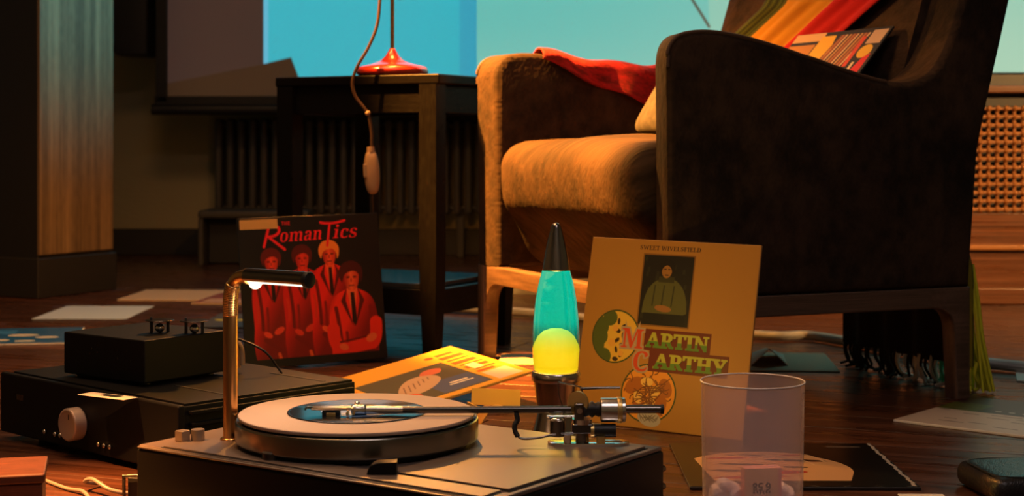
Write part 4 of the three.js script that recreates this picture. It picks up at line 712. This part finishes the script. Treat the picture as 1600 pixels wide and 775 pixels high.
// ------------------------------------------------------------------ amplifier and the small box on it
const AM = { x: -0.526, z: -2.474, turn: -0.75 };
{
  const a = thing('amplifier', 'wide black amplifier with one large silver volume knob', 'amplifier', [AM.x, 0, AM.z], AM.turn);
  const W = 0.482, D = 0.33, HT = 0.105;
  mesh('chassis', box(W - 0.012, 0.086, D - 0.012, 0.002), M.blackMetal, a, [0, 0.058, -0.006]);
  mesh('front_panel', box(W, 0.094, 0.012, 0.003), M.blackMetal, a, [0, 0.057, D / 2 - 0.006]);
  mesh('top_cover', box(W - 0.02, 0.004, D - 0.02, 0.001), M.blackMetal, a, [0, 0.1025, -0.008]);
  for (const z of [-0.09, 0.09]) for (let k = 0; k < 2; k++) mesh('vent_slot', box(0.13, 0.001, 0.006, 0.0004), M.black, a, [0.15 - k * 0.3, 0.1047, z - 0.03]);
  for (let k = 0; k < 5; k++) mesh('cooling_fin', box(0.014, 0.005, D - 0.03, 0.001), M.blackMetal, a, [W / 2 - 0.004, 0.026 + k * 0.0165, -0.006]);
  for (const x of [-1, 1]) for (const z of [-1, 1]) mesh('foot', cyl(0.018, 0.016, 0.016, 24), M.black, a, [x * 0.17, 0.008, z * 0.12]);
  const kn = mesh('volume_knob', moved(lathe([[0.0001, 0], [0.024, 0], [0.0245, 0.002], [0.0245, 0.018], [0.0235, 0.02], [0.0205, 0.0205], [0.0195, 0.0195], [0.0001, 0.0193]], 64), 0, 0, 0, Math.PI / 2, 0, 0), std({ color: lin(0.62, 0.47, 0.38), roughness: 0.45, metalness: 0.4 }), a, [-0.012, 0.05, D / 2]);
  mesh('knob_mark', box(0.0016, 0.008, 0.001, 0.0003), M.black, kn, [0.004, 0.012, 0.0197]);
  for (const x of [0.044, 0.059, 0.074, -0.045, -0.06, -0.075, -0.105]) mesh('button', moved(lathe([[0.0001, 0], [0.0036, 0], [0.0036, 0.003], [0.0024, 0.0042], [0.0001, 0.0045]], 20), 0, 0, 0, Math.PI / 2, 0, 0), M.steel, a, [x, 0.026, D / 2]);
  mesh('maker_plate', box(0.02, 0.009, 0.001, 0.0003), M.gunmetal, a, [-0.18, 0.07, D / 2 + 0.0004]);
  const c = thing('paper_tag', 'small printed paper tag lying on the amplifier top edge', 'tag', [-0.58, 0.1056, -2.268], -0.55);
  mesh('tag_card', box(0.092, 0.0008, 0.028, 0.0003), M.paper, c); mesh('print_bar', box(0.036, 0.0003, 0.014, 0.0001), M.black, c, [0.004, 0.0006, -0.003]);
}
{
  const d = thing('preamp_box', 'small black box stacked on top of the amplifier', 'electronics', [-0.5745, 0.1052, -2.477], -0.6435);
  mesh('case', box(0.19, 0.0645, 0.165, 0.0025), M.blackMetal, d, [0, 0.0367, 0]);
  for (const x of [-1, 1]) for (const z of [-1, 1]) mesh('foot', cyl(0.008, 0.008, 0.005, 16), M.black, d, [x * 0.075, 0.003, z * 0.063]);
  for (const [x, y] of [[-0.072, 0.05], [-0.025, 0.048], [-0.03, 0.04], [-0.012, 0.043], [0.036, 0.05], [0.058, 0.05], [0.036, 0.038], [0.066, 0.036], [0.058, 0.024]]) mesh('indicator', moved(cyl(0.0012, 0.0012, 0.0016, 10), 0, 0, 0, Math.PI / 2, 0, 0), M.gunmetal, d, [x, y, 0.0828]);
  mesh('power_cable', tube([[0.075, 0.05, -0.082], [0.085, 0.056, -0.1], [0.098, 0.04, -0.11], [0.1, 0.012, -0.112]], 0.0042, 24, 10), M.tanCable, d);
  mesh('power_cable', tube([[0.062, 0.045, -0.082], [0.072, 0.05, -0.1], [0.086, 0.036, -0.112], [0.088, 0.006, -0.115]], 0.0036, 24, 10), M.tanCable, d);
  mesh('signal_cable', tube([[0.085, 0.054, -0.082], [0.1, 0.056, -0.095], [0.14, 0.036, -0.12], [0.16, 0.0, -0.14]], 0.0018, 30, 8), M.cable, d);
  // two small chrome spools standing on its top
  for (const [lx, lz, lab] of [[0.034, 0.0, 'small dark spool with chrome hub nearer the column on the black box'], [0.084, -0.026, 'small dark spool with chrome hub nearer the gooseneck lamp on the black box']]) {
    const p = V(lx, 0.0692, lz).applyAxisAngle(V(0, 1, 0), -0.6435).add(V(-0.5745, 0.105, -2.477));
    const s = thing('spool', lab, 'spool', p.toArray(), 0.2, 'spools on the black box');
    mesh('top_disc', lathe([[0.0001, 0.0185], [0.022, 0.0185], [0.0225, 0.0192], [0.022, 0.02], [0.0001, 0.0202]], 40), M.darkChrome, s);
    for (const x of [-1, 1]) mesh('post', box(0.005, 0.0185, 0.007, 0.001), M.black, s, [x * 0.0125, 0.0092, 0]);
    mesh('hub', moved(lathe([[0.0001, -0.006], [0.0055, -0.006], [0.007, -0.002], [0.007, 0.003], [0.004, 0.006], [0.0001, 0.0065]], 24), 0, 0, 0, 0.9, 0, 0.5), M.chrome, s, [0, 0.0075, 0.003]);
    mesh('lug', box(0.004, 0.006, 0.004, 0.001), M.black, s, [-0.013, 0.0215, 0]);
  }
}

// ------------------------------------------------------------------ plastic beaker and what is in it
{
  const b = thing('plastic_beaker', 'tall clear plastic beaker with a pale rim in the right foreground', 'beaker', [0.302, 0, -1.985]);
  const plastic = std({ color: lin(1.0, 0.9, 0.95), roughness: 0.16, transmission: 0.73, thickness: 0, ior: 1.35 });
  mesh('wall', lathe([[0.0618, 0.004], [0.0624, 0.02], [0.0646, 0.17]], 96), plastic, b);
  mesh('bottom', lathe([[0.0001, 0.003], [0.06, 0.003], [0.0618, 0.004]], 64), plastic, b);
  mesh('rim', new THREE.TorusGeometry(0.0647, 0.0011, 10, 96), std({ color: lin(0.95, 0.88, 0.85), roughness: 0.25 }), b, [0, 0.17, 0], [Math.PI / 2, 0, 0]);
  const k = thing('price_box', 'small kraft box with upside-down number in the plastic beaker', 'box', [0.306, 0.0045, -1.965], 0.16);
  mesh('carton', box(0.047, 0.062, 0.02, 0.001), std({ color: lin(0.8, 0.42, 0.42), roughness: 0.7 }), k, [0.004, 0.031, -0.0005]);
  const t = canvasTex(192, 256, (c, w, h) => { c.fillStyle = '#e6c8a6'; c.fillRect(0, 0, w, h); c.save(); c.translate(w / 2, h / 2); c.rotate(Math.PI); c.fillStyle = '#2a1a12'; c.font = 'bold 56px sans-serif'; c.textAlign = 'center'; c.fillText('6 58', 0, 54); c.font = '24px serif'; c.fillStyle = '#6b4c38'; for (let i = 0; i < 6; i++) c.fillRect(-52 + i * 18, -2, 11, 13 + (i * 5) % 8); c.restore(); });
  mesh('number_label', box(0.043, 0.061, 0.001, 0.0003), std({ map: null, color: lin(0.48, 0.28, 0.15), roughness: 0.7 }), k, [0.001, 0.0313, 0.0099]);
  mesh('label_print', new THREE.PlaneGeometry(0.0428, 0.0605), std({ map: t, roughness: 0.7 }), k, [0.001, 0.0313, 0.0106]);
  for (const [dx, dz, r, lab] of [[-0.034, 0.0, 0.021, 'crumpled white paper left of the kraft box in the beaker'], [0.038, -0.006, 0.018, 'crumpled white paper right of the kraft box in the beaker']]) {
    const g = new THREE.IcosahedronGeometry(r, 3), p = g.attributes.position, v = V(0, 0, 0), s = rnd() * 9;
    for (let i = 0; i < p.count; i++) { v.fromBufferAttribute(p, i); const n = Math.sin(v.x * 310 + s) * Math.sin(v.y * 270 - s) + Math.sin(v.z * 290 + s * 2) * 0.8; v.multiplyScalar(1 + 0.13 * n); v.x = THREE.MathUtils.clamp(v.x, -0.022, 0.022); p.setXYZ(i, v.x, v.y * 0.95, v.z); }
    g.computeVertexNormals();
    tag(mesh('crumpled_paper', g, std({ color: lin(0.88, 0.8, 0.78), roughness: 0.85, flatShading: true }), null, [0.302 + dx, 0.005 + r * 1.05, -1.985 + dz]), lab, 'paper', 'crumpled papers in the beaker');
  }
}
{ // black leather case, bottom right
  const c = thing('leather_case', 'black padded leather case at the bottom right corner', 'case', [0.735, 0, -2.12], 0.12);
  mesh('body', soft(0.24, 0.034, 0.14, [24, 8, 16], 0.015, (v) => { v.y += 0.003 * (1 - Math.pow(v.x / 0.12, 2)) * Math.sign(v.y); }), M.leather, c, [0, 0.0175, 0]);
  const s = []; for (let k = 0; k < 48; k++) { const a = k / 48 * Math.PI * 2, x = Math.sign(Math.cos(a)) * Math.pow(Math.abs(Math.cos(a)), 0.3) * 0.112, z = Math.sign(Math.sin(a)) * Math.pow(Math.abs(Math.sin(a)), 0.3) * 0.062; s.push([x, 0.0345, z]); }
  mesh('seam', tube(s, 0.0018, 120, 6, true), M.leather, c);
}
// ------------------------------------------------------------------ small things on the left
{
  const w = thing('wooden_crate', 'red brown wooden crate corner at the left edge before the amplifier', 'crate', [-0.655, 0, -1.985], 0.25);
  mesh('body', box(0.13, 0.05, 0.11, 0.003), M.crate, w, [0, 0.025, 0]);
  mesh('lid', box(0.136, 0.012, 0.116, 0.003), M.crate, w, [0, 0.056, 0]);
}
{
  const y = 0.0035;
  tag(mesh('loose_cable', tube([[-0.56, y, -2.16], [-0.575, 0.012, -2.13], [-0.56, 0.02, -2.11], [-0.53, 0.01, -2.09], [-0.5, y, -2.10], [-0.47, y, -2.14]], 0.0028, 60, 8), M.greyCable), 'grey cable looping on the floor below the volume knob', 'cable', 'loose cables by the amplifier');
  tag(mesh('loose_cable', tube([[-0.66, y, -2.20], [-0.60, y, -2.13], [-0.57, 0.006, -2.10], [-0.55, y, -2.05], [-0.565, y, -2.0]], 0.0026, 60, 8), M.greyCable), 'grey cable running forward on the floor before the amplifier', 'cable', 'loose cables by the amplifier');
  const br = thing('wire_stand', 'small black wire stand on the floor between amplifier and turntable', 'stand', [-0.485, 0, -2.06], -0.2);
  mesh('bent_wire', tube([[-0.022, 0.002, 0.0], [-0.022, 0.03, 0], [-0.02, 0.034, 0], [0.02, 0.036, 0], [0.023, 0.032, 0], [0.023, 0.002, 0]], 0.0024, 60, 8), M.gunmetal, br);
  mesh('back_plate', box(0.038, 0.028, 0.003, 0.001), M.black, br, [0, 0.017, -0.006]);
}
sleeve('picture_card', 'olive and white picture card tucked beside the turntable left corner', 'card', [-0.512, 0.002, -1.92], [0.84, 0, 0.5], [0.5, 0, -0.86], M.paper, (c, w, h) => { c.fillStyle = '#d8c9a8'; c.fillRect(0, 0, w, h); c.fillStyle = '#7d7a22'; c.fillRect(60, 40, w - 120, h - 80); c.fillStyle = '#3c3a12'; c.fillRect(0, 180, 50, 200); }, { w: 0.075, h: 0.1, th: 0.0015, rough: 0.5 });
{ // folded orange card strip propping the yellow sleeve
  const s = thing('card_strip', 'folded orange card strip beside the yellow record sleeve', 'card', [-0.045, 0, -2.50], 0.2);
  mesh('upper_leaf', box(0.078, 0.026, 0.0016, 0.0005), M.yellowCard, s, [0.02, 0.066, 0], [-0.25, -0.15, -0.08]);
  mesh('lower_leaf', sheet((u, v) => [-0.02 + 0.05 * u, 0.003 + 0.052 * Math.sin(u * Math.PI * 0.62) + 0.0 * v, 0.02 - 0.05 * v], 12, 4, 0.0016), M.yellowCard, s);
  mesh('side_leaf', box(0.004, 0.056, 0.03, 0.0008), M.yellowCard, s, [-0.022, 0.03, 0.004], [0.1, 0.3, -0.12]);
  mesh('clip', box(0.006, 0.012, 0.006, 0.001), M.black, s, [0.058, 0.046, 0.002]);
}

// ------------------------------------------------------------------ bodies of the unseen lamps, out of view, placed to light the scene
{
  for (const [x, z, col, lab] of [[-0.8, -2.5, WARM, 'unseen warm ceiling panel placed to light the turntable and sleeves'], [0.5, -0.3, lin(1, 0.8, 0.74), 'unseen pale ceiling panel placed to light the foreground']]) {
    const c = thing('unseen_ceiling_light', lab, 'light', [x, 2.86, z]);
    mesh('housing', box(1.26, 0.06, 0.86, 0.006), M.black, c, [0, 0.02, 0]);
    mesh('light_diffuser', box(1.2, 0.006, 0.8, 0.001), std({ color: lin(0.8, 0.6, 0.4), emissive: col, emissiveIntensity: 0.8 }), c, [0, -0.014, 0]);
  }
}
function unseenSpotlight(label, pos, to, color) {  // body for an unseen spotlight at each out-of-view beam
  const s = thing('unseen_spotlight', label, 'spotlight', pos);
  s.lookAt(...to);
  mesh('can', lathe([[0.075, 0.0], [0.078, 0.002], [0.078, -0.16], [0.05, -0.2], [0.0001, -0.2], [0.0001, -0.19], [0.07, -0.15], [0.075, 0]].map(([r, y]) => [r, y]), 32).rotateX(Math.PI / 2), M.black, s, [0, 0, -0.03]);
  mesh('light_lens', moved(cyl(0.07, 0.07, 0.006, 32), 0, 0, 0, Math.PI / 2, 0, 0), std({ color: lin(0.5, 0.5, 0.5), emissive: color, emissiveIntensity: 1.5 }), s, [0, 0, -0.06]);
  mesh('yoke', box(0.2, 0.012, 0.03, 0.003), M.black, s, [0, -0.09, -0.1]);
}
unseenSpotlight('unseen orange spotlight high on the left placed to light the armchair front', [-1.519, 2.75, -2.998], [0.05, 0.42, -3.18], lin(1, 0.4, 0.07));
unseenSpotlight('unseen orange spotlight placed to light the floor before the amplifier', [-1.716, 2.634, -1.694], [-0.62, 0, -2.04], lin(1, 0.36, 0.08));
unseenSpotlight('unseen amber spotlight on the right placed to light the radiator cover', [2.47, 1.26, -2.57], [1.35, 0.1, -4.4], AMBER);
unseenSpotlight('unseen blue green spotlight placed to light the column', [1.24, 2.716, -3.275], [-1.35, 1.3, -4.85], lin(0.2, 0.75, 0.85));

renderer.render(scene, camera);
